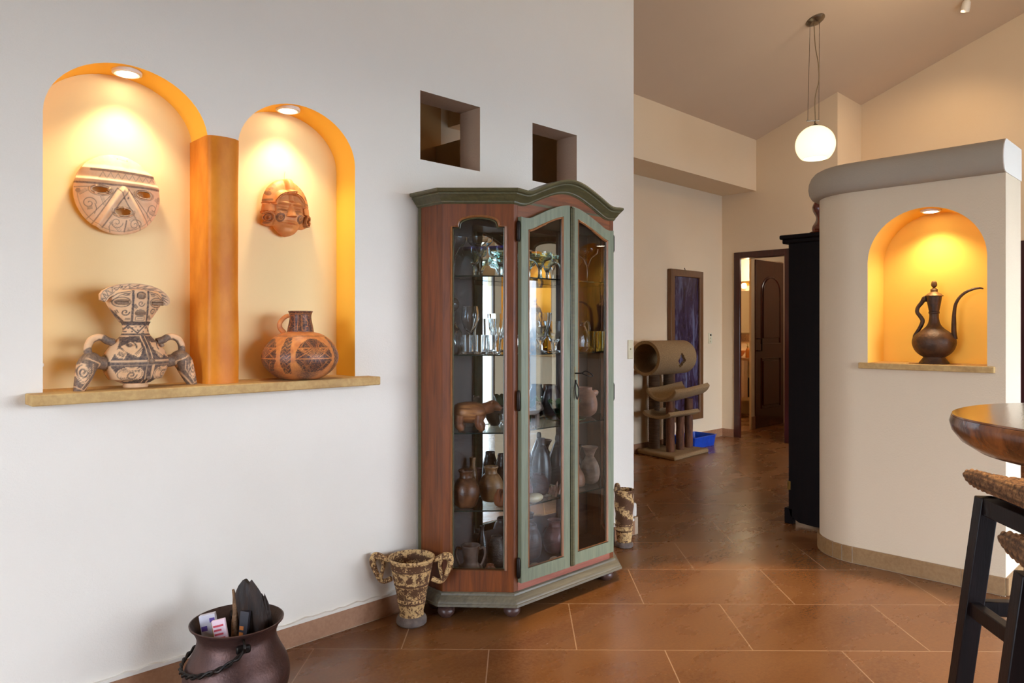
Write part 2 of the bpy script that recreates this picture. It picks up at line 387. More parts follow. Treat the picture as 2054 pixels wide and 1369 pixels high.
# washroom passage behind the doorway
mb = MB()
for a, b_ in (((7.90, 4.4, 0), (8.19, 4.43, 2.4)), ((8.49, 4.4, 0), (8.58, 4.425, 2.4)), ((9.36, 4.4, 0), (10.2, 4.52, 2.4)), ((8.58, 4.4, 2.14), (9.36, 4.52, 2.4))): mb.box(a, b_)
struct(mb.build('wall_passage', M['cream'], flat=True))
mb = MB(); mb.box((10.05, 3.0, 0), (10.2, 6.2, 2.5)); mb.box((7.9, 6.1, 0), (10.2, 6.2, 2.5)); mb.box((7.9, 4.55, 0), (7.98, 6.2, 2.5)); mb.box((8.58, 3.05, 0), (10.2, 3.165, 2.5)); struct(mb.build('wall_washroom', M['cream'], flat=True))
mb = MB(); mb.box((7.90, 3.165, 2.36), (10.2, 6.2, 2.45)); struct(mb.build('ceiling_washroom', M['whitemetal'], flat=True))

mb = MB(); mb.box((8.38, 1.25, 0), (8.44, 2.15, 2.1)); struct(mb.build('dark_slab', wood('dark_red_timber', (60, 22, 24), (40, 14, 18)), bevel=.005))  # plain slab standing in for an unidentified dark thing on the far wall
# baseboards: cut tiles with grout gaps
def skirting(name, p0, p1, nrm, n, h=.088, t=.012, m='skirt', first=0):
    p0 = Vector((*p0, 0)); p1 = Vector((*p1, 0)); d = (p1 - p0).normalized(); L = (p1 - p0).length; nv = Vector((*nrm, 0))
    mb = MB(); x = -first; base = MB()
    Mx = Matrix(((d.x, nv.x, 0, p0.x), (d.y, nv.y, 0, p0.y), (0, 0, 1, 0), (0, 0, 0, 1)))
    while x < L:
        a, b_ = max(x, 0) + .0028, min(x + n, L) - .0028
        if b_ > a: mb.box((a, -.004, .003), (b_, t, h))
        x += n
    base.box((0, -.004, 0), (L, t - .003, h - .002))
    base.xf(Mx); mb.xf(Mx)
    o = mb.build(name, M[m], bevel=.0015); base.build('grout', M['grout'], o); return struct(o)
skirting('baseboard_left', (-2.0, WL), (3.651, WL), (0, -1), .705, first=.905 - .705 + .0, m='skirt')
rng = random.Random(9); mb = MB(); xs_ = np.arange(-.2, 3.64, .03); jt = [rng.uniform(.002, .012) for _ in xs_]
mb.slab([(x, .086) for x in xs_] + [(x, .092 + j) for x, j in zip(xs_[::-1], jt[::-1])], [], WL - .0135, WL + .004); struct(mb.build('trim_7', M['wall']))
skirting('baseboard_left_end', (3.651, WL - .012), (3.651, WL + .15), (1, 0), .2, h=.105, t=.03, m='skirt2')
mb = MB(); mb.box((3.651, WL - .01, .104), (3.676, WL + .15, .19)); struct(mb.build('trim_4', M['wall'], bevel=.02))
skirting('baseboard_hall', (3.65, 4.4), (7.78, 4.4), (0, -1), .5)
skirting('baseboard_end', (7.78, 4.4), (7.78, 4.24), (-1, 0), .5)
skirting('baseboard_far', (8.43, 3.06), (8.43, -3), (-1, 0), .5)
skirting('baseboard_passage', (8.49, 4.4), (8.58, 4.4), (0, -1), .5, h=.16)
# light ragged plaster edge above the left baseboard is part of the wall bump; sill below the niches
mb = MB(); mb.box((.505, 2.572, 1.017), (1.752, 2.815, 1.052)); o = mb.build('trim_1', M['sand'], bevel=.004); struct(o)
# rounded terracotta pilaster between the niches
pl = [(1.058, 2.81), (1.058, 2.665)] + [(1.118 + .060 * -math.cos(R(a)), 2.665 - .036 * math.sin(R(a)) ** .8) for a in range(6, 180, 8)] + [(1.178, 2.665), (1.178, 2.81)]
rg = []
for z in np.linspace(1.05, 1.95, 12):
    k = 1.0 + .012 * math.sin(z * 17) + .02 * math.sin(z * 7)
    rg.append([(1.118 + (x - 1.118) * (1 if y > 2.7 else k), y if y >= 2.665 else 2.665 - (2.665 - y) * k, z) for x, y in pl])
mb = MB(); mb.rings(rg); struct(mb.build('column', M['terra'], ang=75))

# ------------------------------------------------------------------ curved partition with its own niche
PX = 4.045; PR = .27; PY0 = .82; PY1 = 1.512; PT = .31
nicheP = [(.895, 1.06), (1.437, 1.06), (1.437, 1.60)] + arc(1.166, 1.60, .271, .262, 2, 178, 26) + [(.895, 1.60)]
PROF = [(-.002, 1.985), (-.022, 1.986), (-.042, 1.998), (-.055, 2.022), (-.060, 2.05), (-.057, 2.08), (-.046, 2.108), (-.028, 2.13), (-.005, 2.142)]
mb = MB(); mb.slab([(PY0, 0), (PY1, 0), (PY1, 1.99), (PY0, 1.99)], [nicheP], 0, PT - .065)
mb.v = [(PX + y, x, z) for x, y, z in mb.v]
n0 = len(mb.f)
cur = [(PX + PR - PR * math.cos(R(a)), PY1 + PR * math.sin(R(a))) for a in range(0, 91, 5)]
mb.rings([[(x, y, z) for x, y in cur + [(PX + PT, PY1 + PR), (PX + PT, PY1)]] for z in (0, 1.99)])
mb.box((PX + PT - .066, PY0, 0), (PX + PT, PY1, 1.99))
wp = struct(mb.build('wall_partition', [M['partition'], M['amber2']], ang=25))
for p in wp.data.polygons:
    c = p.center
    if .89 < c.y < 1.44 and 1.05 < c.z < 1.87 and c.x < PX + PT - .01 and (abs(p.normal.x) < .5 or c.x > PX + .2) and len(p.vertices) == 4 and abs(p.normal.x) < .5: p.material_index = 1; p.use_smooth = True
    if abs(p.normal.z) < .1 and c.y > PY1 and 0.1 < abs(p.normal.x) < .999: p.use_smooth = True
mb = MB(); mb.box((PX + PT - .075, .86, 1.04), (PX + PT - .0645, 1.47, 1.9)); struct(mb.build('wall_partition_niche', M['amber2'], flat=True))
def sweep(mb, path, prof, closed=False, zf=None):
    """profile (outward offset, z) carried along a flat path with mitred corners; outward = right of travel"""
    L = len(path); P = [Vector(p[:2]) for p in path]; rg = []
    for i in range(L):
        a = (P[i] - P[i - 1]).normalized() if i or closed else None; b_ = (P[(i + 1) % L] - P[i]).normalized() if i < L - 1 or closed else None
        na = Vector((a.y, -a.x)) if a else None; nb = Vector((b_.y, -b_.x)) if b_ else None
        if na is None: n = nb
        elif nb is None: n = na
        else: n = (na + nb) / (1 + na.dot(nb))
        dz = zf(path[i]) if zf else 0
        rg.append([(P[i].x + n.x * o, P[i].y + n.y * o, z + dz) for o, z in prof])
    if closed: rg.append(rg[0])
    mb.rings(rg, cap=not closed); return mb
pth = [(PX, PY0), (PX, 1.1), (PX, 1.35)] + cur + [(PX + PT, PY1 + PR)]
mb = MB(); sweep(mb, [(x, y) for x, y in pth], PROF + [(.15, 2.143), (.15, 1.985)])
mb.box((PX + .1, PY0, 1.985), (PX + PT, PY1 + .05, 2.143)); struct(mb.build('trim_2', M['coping']))
mb = MB(); mb.rings([[(PX + o, PY0 - .004 * j, z) for o, z in PROF] + [(PX + PT + .0, PY0 - .004 * j, 2.143), (PX + PT, PY0 - .004 * j, 1.985)] for j in (0, 1)])
struct(mb.build('trim_5', M['wall']))
mb = MB(); mb.box((PX - .022, .862, 1.043), (PX + PT - .066, 1.478, 1.074)); struct(mb.build('trim_3', M['sand'], bevel=.003))
mb = MB(); gm = MB()                        # partition skirting: long tile, then narrow cuts round the curve
sk = []
for a, b_ in ((PY0, 1.0), (1.003, PY1 - .002)): mb.box((PX - .012, a, .003), (PX + .01, b_, .086))
st = 0
for a in np.arange(0, 90, 12):
    q = [(PX + PR - (PR + o) * math.cos(R(aa)), PY1 + (PR + o) * math.sin(R(aa))) for o, aa in ((.012, a + .6), (.012, a + 6), (.012, a + 11.4), (-.01, a + 11.4), (-.01, a + .6))]
    mb.prism(q, .003, .086)
mb.box((PX, PY0 - .012, .003), (PX + PT, PY0 + .01, .086))
sweep(gm, pth, [(-.008, 0), (-.008, .084), (.01, .084), (.01, 0)])
o = mb.build('baseboard_partition', M['skirt2'], bevel=.001); gm.build('grout', M['grout'], o); struct(o)

# ------------------------------------------------------------------ doorway, inner door
dk = wood('door_timber', (74, 26, 18), (48, 16, 12), 'Z', .3, 5, .3)
mb = MB(); mb.slab([(3.59, 0), (4.24, 0), (4.24, 2.137), (3.59, 2.137)], [], 0, .1)
mb = MB(); mb.box((7.765, 4.165, 0), (7.80, 4.24, 2.137)); mb.box((7.79, 4.222, 0), (7.91, 4.239, 2.137)); mb.box((7.765, 3.56, 0), (7.91, 3.635, 2.137)); mb.box((7.766, 3.63, 2.067), (7.909, 4.222, 2.137))
struct(mb.build('door_1', dk, bevel=.004))
mb = MB(); mb.box((8.58, 4.385, .005), (9.35, 4.425, 2.125))
dk2 = wood('inner_door_timber', (92, 40, 26), (60, 24, 17), 'Z', .22, 5, .4); d2 = mb.build('door_2', dk2, bevel=.003); struct(d2)
def bead(pts, y, r, closed=True):
    m_ = MB(); m_.tube([(x, y, z) for x, z in pts], r, 6, closed=closed); return m_
up = [(8.73, 1.07), (9.24, 1.07), (9.24, 1.72)] + arc(8.985, 1.72, .255, .2, 0, 180, 16)[1:-1] + [(8.73, 1.72)]
lo = [(8.73, .25), (9.24, .25), (9.24, .88), (8.73, .88)]
for p in (up, lo):
    cx_ = sum(q[0] for q in p) / len(p); cz_ = sum(q[1] for q in p) / len(p)
    m_ = MB(); m_.slab([(cx_ + (x - cx_) * .86, cz_ + (z - cz_) * .9) for x, z in p], [], 4.372, 4.388); m_.build('panel', dk2, d2, bevel=.006)
    bead(p, 4.385, .012).build('moulding', dk2, d2)
m_ = MB(); m_.tube([(8.63, 4.385, .98), (8.63, 4.33, .98), (8.63, 4.33, 1.13), (8.63, 4.385, 1.13)], .008, 8); m_.build('door_handle', M['iron'], d2)

# ------------------------------------------------------------------ recessed lamps
def downlight(label, loc, tilt=0):
    t_ = thing('recessed_downlight', label, 'light', loc, 0, 'recessed downlights in the niches'); t_.rotation_euler = (tilt, 0, 0)
    m_ = MB(); m_.lathe([(.032, -.004), (.040, -.007), (.047, -.004), (.048, .004), (.046, .012), (.030, .012)], 32); m_.build('trim_ring', M['whitemetal'], t_)
    m_ = MB(); m_.lathe([(.001, -.0075), (.03, -.0075), (.031, -.003), (.001, -.003)], 24); m_.build('lens', M['bulb'], t_)
downlight('round white recessed lamp in the crown of the larger left niche', (.815, 2.725, 2.133), R(0))
downlight('round white recessed lamp above the red clay face mask', (1.412, 2.725, 2.131), R(0))
downlight('round recessed lamp above the dark metal ewer', (4.15, 1.166, 1.856), 0)

# ------------------------------------------------------------------ pottery in the wall niches
CLAY = painted('clay_tan_slip', (232, 190, 146), (222, 176, 130), (72, 62, 62), .6, 30, .1, .3)
CLAYM = painted('clay_mask_tan', (244, 208, 168), (232, 190, 146), (118, 94, 86), .65, 26, .15, .35)
RED = painted('clay_red', (226, 154, 92), (206, 130, 70), (74, 54, 52), .5, 24, .12, .4)
JUG = painted('clay_jug', (218, 140, 74), (190, 112, 62), (52, 42, 44), .42, 40, .12, .55)
# round moon mask
t_ = thing('clay_mask', 'round flat-topped tan clay mask with slit eyes and open mouth, drawn with spirals', 'mask', (.803, WL + .145, 1.72), 0)
HR = .139; nt_, nr_ = 380, 96
th = np.linspace(0, 2 * PI, nt_, endpoint=False); rr = np.concatenate([[.004], np.linspace(.02, 1, nr_ - 1)])
U = (rr[:, None] * np.cos(th)).ravel(); V = (rr[:, None] * np.sin(th)).ravel()
holes = [(-.44, .04, .19, .085), (.56, .04, .18, .085), (.06, -.45, .19, .09)]
for hx, hy, ha, hb in holes:
    d = np.hypot((U - hx) / ha, (V - hy) / hb); k = (d > .8) & (d < 1.16); f = np.where(k, 1 / np.maximum(d, 1e-6), 1)
    U, V = np.where(k, hx + (U - hx) * f, U), np.where(k, hy + (V - hy) * f, V)
rad = np.clip(np.hypot(U, V), 0, 1)
H_ = .046 * np.sqrt(np.clip(1 - rad ** 2 * .93, 0, 1)) + .008
st_ = lambda e0, e1, x: np.clip((x - e0) / (e1 - e0), 0, 1) ** 2 * (3 - 2 * np.clip((x - e0) / (e1 - e0), 0, 1))
H_ += .010 * np.exp(-((V - .56) / .05) ** 2) * (rad < .995) + .011 * np.exp(-((V - .27) / .05) ** 2) - .010 * st_(.56, .7, V)
P2 = np.stack([U, V], 1)
dv = np.minimum(seg_d(P2, [(.05, .12), (-.5, -.86)]), seg_d(P2, [(.05, .12), (.62, -.78)]))
H_ += .013 * np.exp(-(dv / .075) ** 2)
for hx, hy, ha, hb in holes: H_ += .006 * np.exp(-((np.hypot((U - hx) / ha, (V - hy) / hb) - 1.15) / .2) ** 2)
H_ += .012 * np.exp(-(((U - .05) / .12) ** 2 + ((V + .02) / .16) ** 2))
def mk(x, y): return ((x - 782) / 628, (700 - (y - .119 * (x - 782))) / 575)
def mkl(l): return [mk(*p) for p in l]
ops = [('l', mkl([(380, 350), (740, 390), (1310, 465)]), .05, .8), ('l', mkl([(170, 520), (700, 580), (1400, 650)]), .045, .9), ('l', mkl([(170, 590), (380, 595)]), .014),
       ('l', mkl([(480, 470), (900, 520), (1300, 560)]), .03, .6)]
for a in range(8): ops += [('l', mkl([(480 + a * 105, 480 + a * 10), (540 + a * 105, 385 + a * 13), (590 + a * 105, 490 + a * 10)]), .012, .7)]
for hx, hy, ha, hb in holes: ops += [('l', [(hx + ha * 1.18 * math.cos(a), hy + hb * 1.3 * math.sin(a)) for a in np.linspace(0, 2 * PI, 30)], .022, .8), ('l', [(hx + ha * 1.4 * math.cos(a), hy + hb * 1.7 * math.sin(a)) for a in np.linspace(PI * .9, 2.1 * PI, 24)], .012)]
for off in ((-.13, .0), (.13, 0)):
    ops += [('l', [(.05 + off[0] * 1.0, .12 - .0), (-.5 + off[0], -.86)], .03 if off[0] > 0 else .024, .85), ('l', [(.05 + off[0], .12), (.62 + off[0], -.78)], .024, .85)]
ops += [('l', [(-.12, .05), (-.72, -.70)], .014), ('l', [(.24, .05), (.80, -.62)], .014)]
for cx_, cy_, r_, d_ in ((355, 825, 62, 1), (1285, 930, 70, -1), (740, 1110, 58, -1), (1010, 1150, 58, 1)):
    u_, v_ = mk(cx_, cy_); ops += [('l', spiral(u_, v_, r_ / 600 * 1.5, 1.4, d_), .015), ('l', [(u_ + .12 * d_, v_ - .0), (u_ + .16 * d_, v_ - .12), (u_ + .12 * d_, v_ - .24)], .015)]
for a, b_ in (((240, 700), (330, 650)), ((500, 740), (545, 860)), ((1310, 800), (1380, 850)), ((640, 1110), (790, 1240)), ((900, 1225), (1050, 1215)), ((950, 1110), (1010, 1050)), ((1240, 1000), (1330, 1000)), ((340, 910), (400, 905))):
    ops += comb(mk(*a), mk(*b_), 7, .07, .009, .75)
ops += [('l', mkl([(880, 1090), (865, 1240)]), .03), ('l', [(.92 * math.cos(a), .93 * math.sin(a)) for a in np.linspace(PI * 1.02, PI * 1.98, 60)], .012, .7), ('e', *mk(215, 640), .05, .055, .6), ('e', *mk(1385, 780), .05, .055, .6), ('e', *mk(820, 772), .017, .028, 1), ('e', *mk(873, 775), .017, .028, 1),
        ('e', *mk(775, 185), .02, .02, .8), ('e', *mk(915, 212), .02, .02, .8), ('l', mkl([(800, 193), (895, 215)]), .012, .6)]
pt = draw(P2, ops, 0, .006)
mb = MB(); mb.v = [(u * HR, -h, v * HR) for u, v, h in zip(U, V, H_)]
def inh(u, v): return any(((u - hx) / ha) ** 2 + ((v - hy) / hb) ** 2 < .99 for hx, hy, ha, hb in holes)
for j in range(nr_ - 1):
    for i in range(nt_):
        k = (i + 1) % nt_; q = (j * nt_ + i, j * nt_ + k, (j + 1) * nt_ + k, (j + 1) * nt_ + i)
        if not inh(U[list(q)].mean(), V[list(q)].mean()): mb.f.append(q)
mb.f.append(tuple(range(nt_))[::-1])
mb.paint = pt; mb.build('mask_shell', CLAYM, t_, solid=.007, ang=60)
m_ = MB(); m_.tube([(-.02, -.005, .10), (0, -.002, .125), (.02, -.005, .10)], .0012, 6); m_.build('hanging_cord', M['iron'], t_)

# red face mask with ear discs and crest
t_ = thing('face_mask', 'small red clay face mask with crested cap and round ear discs', 'mask', (1.43, WL + .145, 1.745), R(4))
nt_, nr_ = 240, 90; th = np.linspace(0, 2 * PI, nt_, endpoint=False)
cp = [(0, .98), (20, .98), (60, .99), (90, 1.0), (120, .99), (160, .98), (180, .98), (200, 1.05), (212, 1.12), (222, 1.02), (232, .86), (250, .95), (270, 1.0), (290, .95), (308, .86), (318, 1.02), (328, 1.12), (340, 1.05), (360, .98)]
Rt = np.interp(np.degrees(th), [c[0] for c in cp], [c[1] for c in cp])
rr = np.concatenate([[.004], np.linspace(.02, 1, nr_ - 1)]); RR = np.repeat(rr, nt_)
U = (rr[:, None] * Rt * np.cos(th)).ravel(); V = (rr[:, None] * Rt * np.sin(th)).ravel()
g = lambda cx, cy, a, b_: np.exp(-(((U - cx) / a) ** 2 + ((V - cy) / b_) ** 2))
H_ = .012 + .04 * np.sqrt(np.clip(1 - RR ** 2.2, 0, 1))
face = np.clip(1 - ((U / .62) ** 4 + ((V + .2) / .78) ** 4), 0, 1) ** .5
H_ += .014 * face
fb = np.hypot(U / .60, (V - .05) / .44)                                  # rounded fillet framing the forehead
H_ += .014 * np.exp(-((fb - 1) / .10) ** 2) * (V > .02) + .008 * (V > .1) * (fb > 1.05)
H_ += .026 * np.clip(1 - abs(U / .17) ** 4, 0, 1) * ((V > .42) & (V < 1.0)) + .012 * np.clip(1 - abs(U / .09) ** 2, 0, 1) * ((V > .2) & (V < .45))
ncw = .07 + .13 * np.clip((.08 - V) / .42, 0, 1)
H_ += .034 * np.clip((.14 - V) / .46, 0, 1) * np.clip(1 - (U / ncw) ** 2, 0, 1) * ((V > -.34) & (V < .14))
H_ += .010 * np.exp(-((V - .12) / .055) ** 2) * np.clip(1 - (abs(U) / .56) ** 4, 0, 1)
for s_ in (-1, 1):
    H_ += -.016 * g(s_ * .31, -.02, .2, .11) + .015 * g(s_ * .31, -.01, .15, .035) + .008 * g(s_ * .42, -.3, .2, .16)
    dd = np.hypot(U - s_ * .84, V + .42); H_ += .022 * (dd < .2) * (1 - .5 * (dd < .14)) + .012 * (dd < .05)
    H_ += .010 * ((abs(U - s_ * .8) < .2) & (V > -.2) & (V < .06))
H_ += .012 * g(0, -.53, .24, .05) + .012 * g(0, -.64, .2, .05) - .008 * g(0, -.585, .24, .018) + .012 * g(0, -.86, .26, .12)
P2 = np.stack([U, V], 1); ops = []
for s_ in (-1, 1):
    for r_ in (.19, .12, .05): ops.append(('l', [(s_ * .84 + r_ * math.cos(a), -.42 + r_ * math.sin(a)) for a in np.linspace(0, 2 * PI, 24)], .03, .9))
    ops += [('e', s_ * .42, -.38, .16, .16, .85), ('l', spiral(s_ * .42, -.38, .10, 1.2, s_), .03, .1), ('e', s_ * .34, -.16, .2, .09, .45), ('e', s_ * .8, .42, .1, .09, .7), ('l', [(s_ * .7, .20), (s_ * .98, .17)], .06, .7), ('e', s_ * .66, .6, .05, .05, .5), ('e', s_ * .55, .72, .06, .05, .4), ('e', s_ * .74, .56, .04, .04, .6), ('e', s_ * .4, .82, .05, .04, .4)]
mb = MB(); mb.v = [(u * .108, -h, v * .117) for u, v, h in zip(U, V, H_)]
for j in range(nr_ - 1):
    for i in range(nt_):
        k = (i + 1) % nt_; mb.f.append((j * nt_ + i, j * nt_ + k, (j + 1) * nt_ + k, (j + 1) * nt_ + i))
mb.f.append(tuple(range(nt_))[::-1]); mb.paint = draw(P2, ops, 0, .02)
mb.build('mask_shell', RED, t_, solid=.006, ang=70)
m_ = MB(); m_.tube([(0, -.012, .115), (.004, -.006, .14), (.01, -.002, .155)], .0009, 5); m_.build('hanging_cord', M['sand'], t_)

# legged effigy vessel
FS = .000298
def ring(z, rx, ry, cx=0, cy=0, n=200): return [(cx + rx * math.cos(2 * PI * i / n), cy + ry * math.sin(2 * PI * i / n), z) for i in range(n)]
t_ = thing('effigy_vessel', 'black-and-cream clay figure vessel with broad head and two splayed legs', 'vessel', (.832, 2.692, 1.0525), R(7))
def fz(y): return (1240 - y) * FS
def eff(mbx, rows):
    pr = smooth_prof([(r, z) for r, z in rows], 7); return pr
body = eff(None, [(250, fz(1190)), (262, fz(1170)), (300, fz(1120)), (340, fz(1040)), (362, fz(955)), (340, fz(870)), (300, fz(800)), (250, fz(740)), (185, fz(680)), (150, fz(630)), (138, fz(575)), (146, fz(520)), (165, fz(490))])
body = [((155 if z < fz(1185) else r) * FS if False else r * FS, z) for r, z in body]
body = [(.130 * .3 + 0, fz(1197))] + [(b_[0] if b_[1] > fz(1150) else max(.04, b_[0] * .62 + (b_[1] - fz(1190)) * 1.4), b_[1]) for b_ in body]
mb = MB(); mb.rings([ring(z, r, r * .78) for r, z in body])
Pp = np.array([(765 + v[0] / FS, 1240 - v[2] / FS) for v in mb.v]); front = np.array([v[1] < 0.01 for v in mb.v])
ops = [('l', [(400, 960), (1150, 960)], 46, 1)]
T = 0.0
top = [('f', [(440, 925), (520, 780), (590, 660), (750, 655), (785, 925)], 1), ('f', [(840, 925), (805, 655), (935, 655), (1050, 800), (1140, 925)], 1)]
bot = [('f', [(440, 985), (775, 985), (770, 1190), (620, 1190), (520, 1130)], 1), ('f', [(860, 985), (1135, 985), (1080, 1090), (960, 1190), (830, 1190)], 1)]
ops += top + bot
ops += [('f', [(545, 770), (640, 720), (735, 725), (740, 800), (690, 893), (620, 860), (560, 820)], T), ('f', [(475, 830), (530, 790), (580, 850), (545, 908), (490, 890)], T),
        ('f', [(845, 720), (930, 730), (1060, 790), (1120, 860), (1115, 912), (1060, 900), (930, 820), (860, 780)], T), ('f', [(865, 800), (900, 790), (995, 860), (975, 905), (920, 890)], T)]
ops += [('l', spiral(625, 755, 62, .9, -1, .5), 16, 1), ('e', 620, 752, 24, 18, 1), ('l', spiral(985, 765, 62, .9, 1, 2.5), 16, 1), ('e', 985, 762, 24, 18, 1)]
ops += comb((655, 850), (735, 780), 8, 22, 6) + comb((500, 860), (540, 885), 5, -40, 6) + comb((875, 815), (985, 885), 8, 26, 6) + comb((1040, 840), (1100, 850), 5, 22, 6)
for cx_, d_ in ((615, 1), (985, -1)):
    ops += [('e', cx_, 1080, 128, 86, T), ('l', [(cx_ + 112 * math.cos(a), 1080 + 74 * math.sin(a)) for a in np.linspace(0, 2 * PI, 40)], 6, 1), ('l', spiral(cx_ + 8, 1090, 50, 1.4, d_), 12, 1)]
    ops += comb((cx_ - 70, 1030), (cx_ + 80, 1040), 10, 20, 6) + comb((cx_ - 80, 1130), (cx_ + 70, 1150), 10, -18, 6)
ops += [('l', [(795, 640), (800, 1200)], 52, 1), ('l', [(762, 650), (785, 930)], 9, T), ('l', [(806, 650), (830, 930)], 9, T), ('l', [(760, 985), (765, 1180)], 8, T), ('l', [(850, 985), (825, 1180)], 18, T), ('l', [(440, 938), (1140, 938)], 9, T), ('l', [(440, 974), (1140, 974)], 9, T)]
ops += [('l', [(560, 635), (960, 635)], 22, 1), ('l', [(600, 510), (900, 510)], 46, 1), ('l', [(600, 620), (650, 535), (735, 620), (830, 530), (905, 620)], 14, 1)]
for x_, y_ in ((655, 562), (632, 602), (685, 600), (720, 550), (770, 547), (742, 590), (832, 560), (805, 600), (868, 598), (690, 560)): ops.append(('e', x_, y_, 11, 8, 1))
pt = draw(Pp, ops, 0, 2.5); sidep = (np.abs(Pp[:, 0] - 765) > 335).astype(float); pt = np.where(front, np.maximum(pt, sidep * .8), .9 * (Pp[:, 1] > 640)); mb.paint = pt
mb.build('body', CLAY, t_, ang=60)
m_ = MB(); m_.lathe([(.001, 0), (.040, 0), (.041, .004), (.0395, .014), (.036, .016)], 48); m_.v = [(x, y * .78, z) for x, y, z in m_.v]; m_.paint = [0.0] * len(m_.v); m_.build('foot_ring', CLAY, t_)
hd = smooth_prof([(150, fz(500)), (176, fz(470)), (215, fz(420)), (255, fz(360)), (290, fz(305)), (315, fz(255)), (330, fz(215)), (325, fz(180)), (285, fz(145)), (190, fz(125)), (60, fz(115))], 8)
mb = MB(); mb.rings([ring(z, r * FS, (.040 + .012 * min(1, (z - fz(500)) / .08)) * (1 if r > 250 or z < fz(300) else max(.25, r / 330)), -.005) for r, z in hd])
Pp = np.array([(765 + v[0] / FS, 1240 - v[2] / FS) for v in mb.v]); front = np.array([v[1] < .005 for v in mb.v])
ops = [('l', [(665, 130), (670, 490)], 24, 1), ('l', [(832, 130), (835, 490)], 24, 1), ('l', [(590, 500), (910, 500)], 24, 1), ('l', [(430, 290), (520, 400), (600, 490)], 14, 1), ('l', [(1060, 290), (980, 400), (900, 490)], 14, 1), ('l', [(430, 250), (520, 175), (640, 150)], 8, 1), ('l', [(1050, 250), (960, 175), (850, 150)], 8, 1), ('l', [(460, 270), (540, 195), (640, 168)], 6, 1), ('l', [(1030, 270), (950, 195), (850, 168)], 6, 1)]
for ex in (558, 945):
    ops += [('e', ex, 272, 82, 44, .15), ('l', [(ex + 84 * math.cos(a), 272 + 54 * math.sin(a)) for a in np.linspace(0, 2 * PI, 40)], 9, 1), ('e', ex, 272, 68, 30, .85)]
ops += [('l', spiral(600, 385, 40, 1.2, 1), 12, 1), ('l', spiral(905, 380, 40, 1.2, -1), 12, 1), ('l', spiral(755, 285, 38, 1.2, 1), 10, 1), ('e', 753, 195, 56, 44, .95), ('e', 752, 392, 62, 40, .7), ('l', [(705, 435), (800, 435), (800, 475), (700, 475), (705, 435)], 6, 1), ('l', [(725, 455), (780, 455)], 6, 1)]
ops += comb((690, 295), (720, 325), 5, 26, 6) + comb((575, 200), (630, 195), 5, -25, 5) + comb((865, 195), (910, 200), 5, -25, 5) + comb((860, 420), (890, 455), 5, 26, 6) + comb((525, 360), (545, 390), 4, 24, 5) + comb((610, 455), (650, 455), 5, 20, 4) + comb((955, 345), (985, 365), 4, -20, 5)
pt = draw(Pp, ops, 0, 2.5); mb.paint = np.where(front, pt, .6); h_ = mb.build('head', CLAY, t_, ang=60)
for nm, px_, py_, yy, r_ in (('eyelid', 558, 257, -.048, (.021, .006, .0045)), ('eyelid', 558, 287, -.048, (.021, .006, .0045)), ('eyelid', 945, 257, -.049, (.021, .006, .0045)), ('eyelid', 945, 287, -.049, (.021, .006, .0045)), ('nose', 752, 200, -.053, (.013, .011, .012)), ('lip', 752, 385, -.050, (.018, .006, .004)), ('lip', 752, 405, -.050, (.017, .006, .004))):
    m_ = MB(); m_.sphere(((px_ - 765) * FS, yy, fz(py_)), 1, 14, r_); m_.paint = [.75] * len(m_.v); m_.build(nm, CLAY, h_)
# fan crest over the head
oc = [(350, 255), (345, 195), (375, 150), (440, 110), (540, 75), (660, 58), (780, 58), (900, 75), (1000, 110), (1070, 160), (1110, 215), (1118, 270), (1085, 298), (1040, 300)]
ic = [(1030, 240), (985, 185), (900, 145), (800, 122), (700, 122), (590, 140), (500, 175), (440, 225), (400, 275)]
m_ = MB(); den = []
for pa in (oc, ic):
    q = []
    for a, b_ in zip(pa[:-1], pa[1:]): q += [tuple(np.array(a) * (1 - k / 8) + np.array(b_) * k / 8) for k in range(8)]
    den.append(q + [pa[-1]])
oq = np.array(den[0]); iq = np.array(den[1][::-1])
idx = np.linspace(0, len(iq) - 1, len(oq)); iq = np.stack([np.interp(idx, range(len(iq)), iq[:, k]) for k in (0, 1)], 1)
rows = [iq + (oq - iq) * k for k in np.linspace(0, 1, 22)]; NN = len(oq)
for y_ in (-.030, -.014):
    for rw in rows: m_.v += [((p[0] - 765) * FS, y_ - .006 * (p[1] < 0), fz(p[1])) for p in rw]
nrw = len(rows)
for s_ in (0, 1):
    for j in range(nrw - 1):
        for i in range(NN - 1):
            o_ = s_ * nrw * NN; m_.f.append((o_ + j * NN + i, o_ + j * NN + i + 1, o_ + (j + 1) * NN + i + 1, o_ + (j + 1) * NN + i))
B_ = nrw * NN
for i in range(NN - 1):
    for j in (0, nrw - 1): m_.f.append((j * NN + i, j * NN + i + 1, B_ + j * NN + i + 1, B_ + j * NN + i))
for j in range(nrw - 1):
    for i in (0, NN - 1): m_.f.append((j * NN + i, (j + 1) * NN + i, B_ + (j + 1) * NN + i, B_ + j * NN + i))
Pp = np.array([(765 + v[0] / FS, 1240 - v[2] / FS) for v in m_.v])
zz = []
for k in range(29):
    i = int(k * (NN - 1) / 28); zz.append(tuple(iq[i] + (oq[i] - iq[i]) * (.85 if k % 2 else .25)))
ops = [('l', zz, 8, .9), ('l', [tuple(p) for p in iq + (oq - iq) * .18], 7, .9), ('l', [tuple(p) for p in iq + (oq - iq) * .93], 5, .7)]
rng = random.Random(3)
for k in range(90):
    i = rng.randrange(NN); f = rng.uniform(.3, .85); p = iq[i] + (oq[i] - iq[i]) * f; ops.append(('e', p[0], p[1], 5, 5, .8))
m_.paint = draw(Pp, ops, 0, 2); m_.build('crest', CLAY, t_, ang=60)
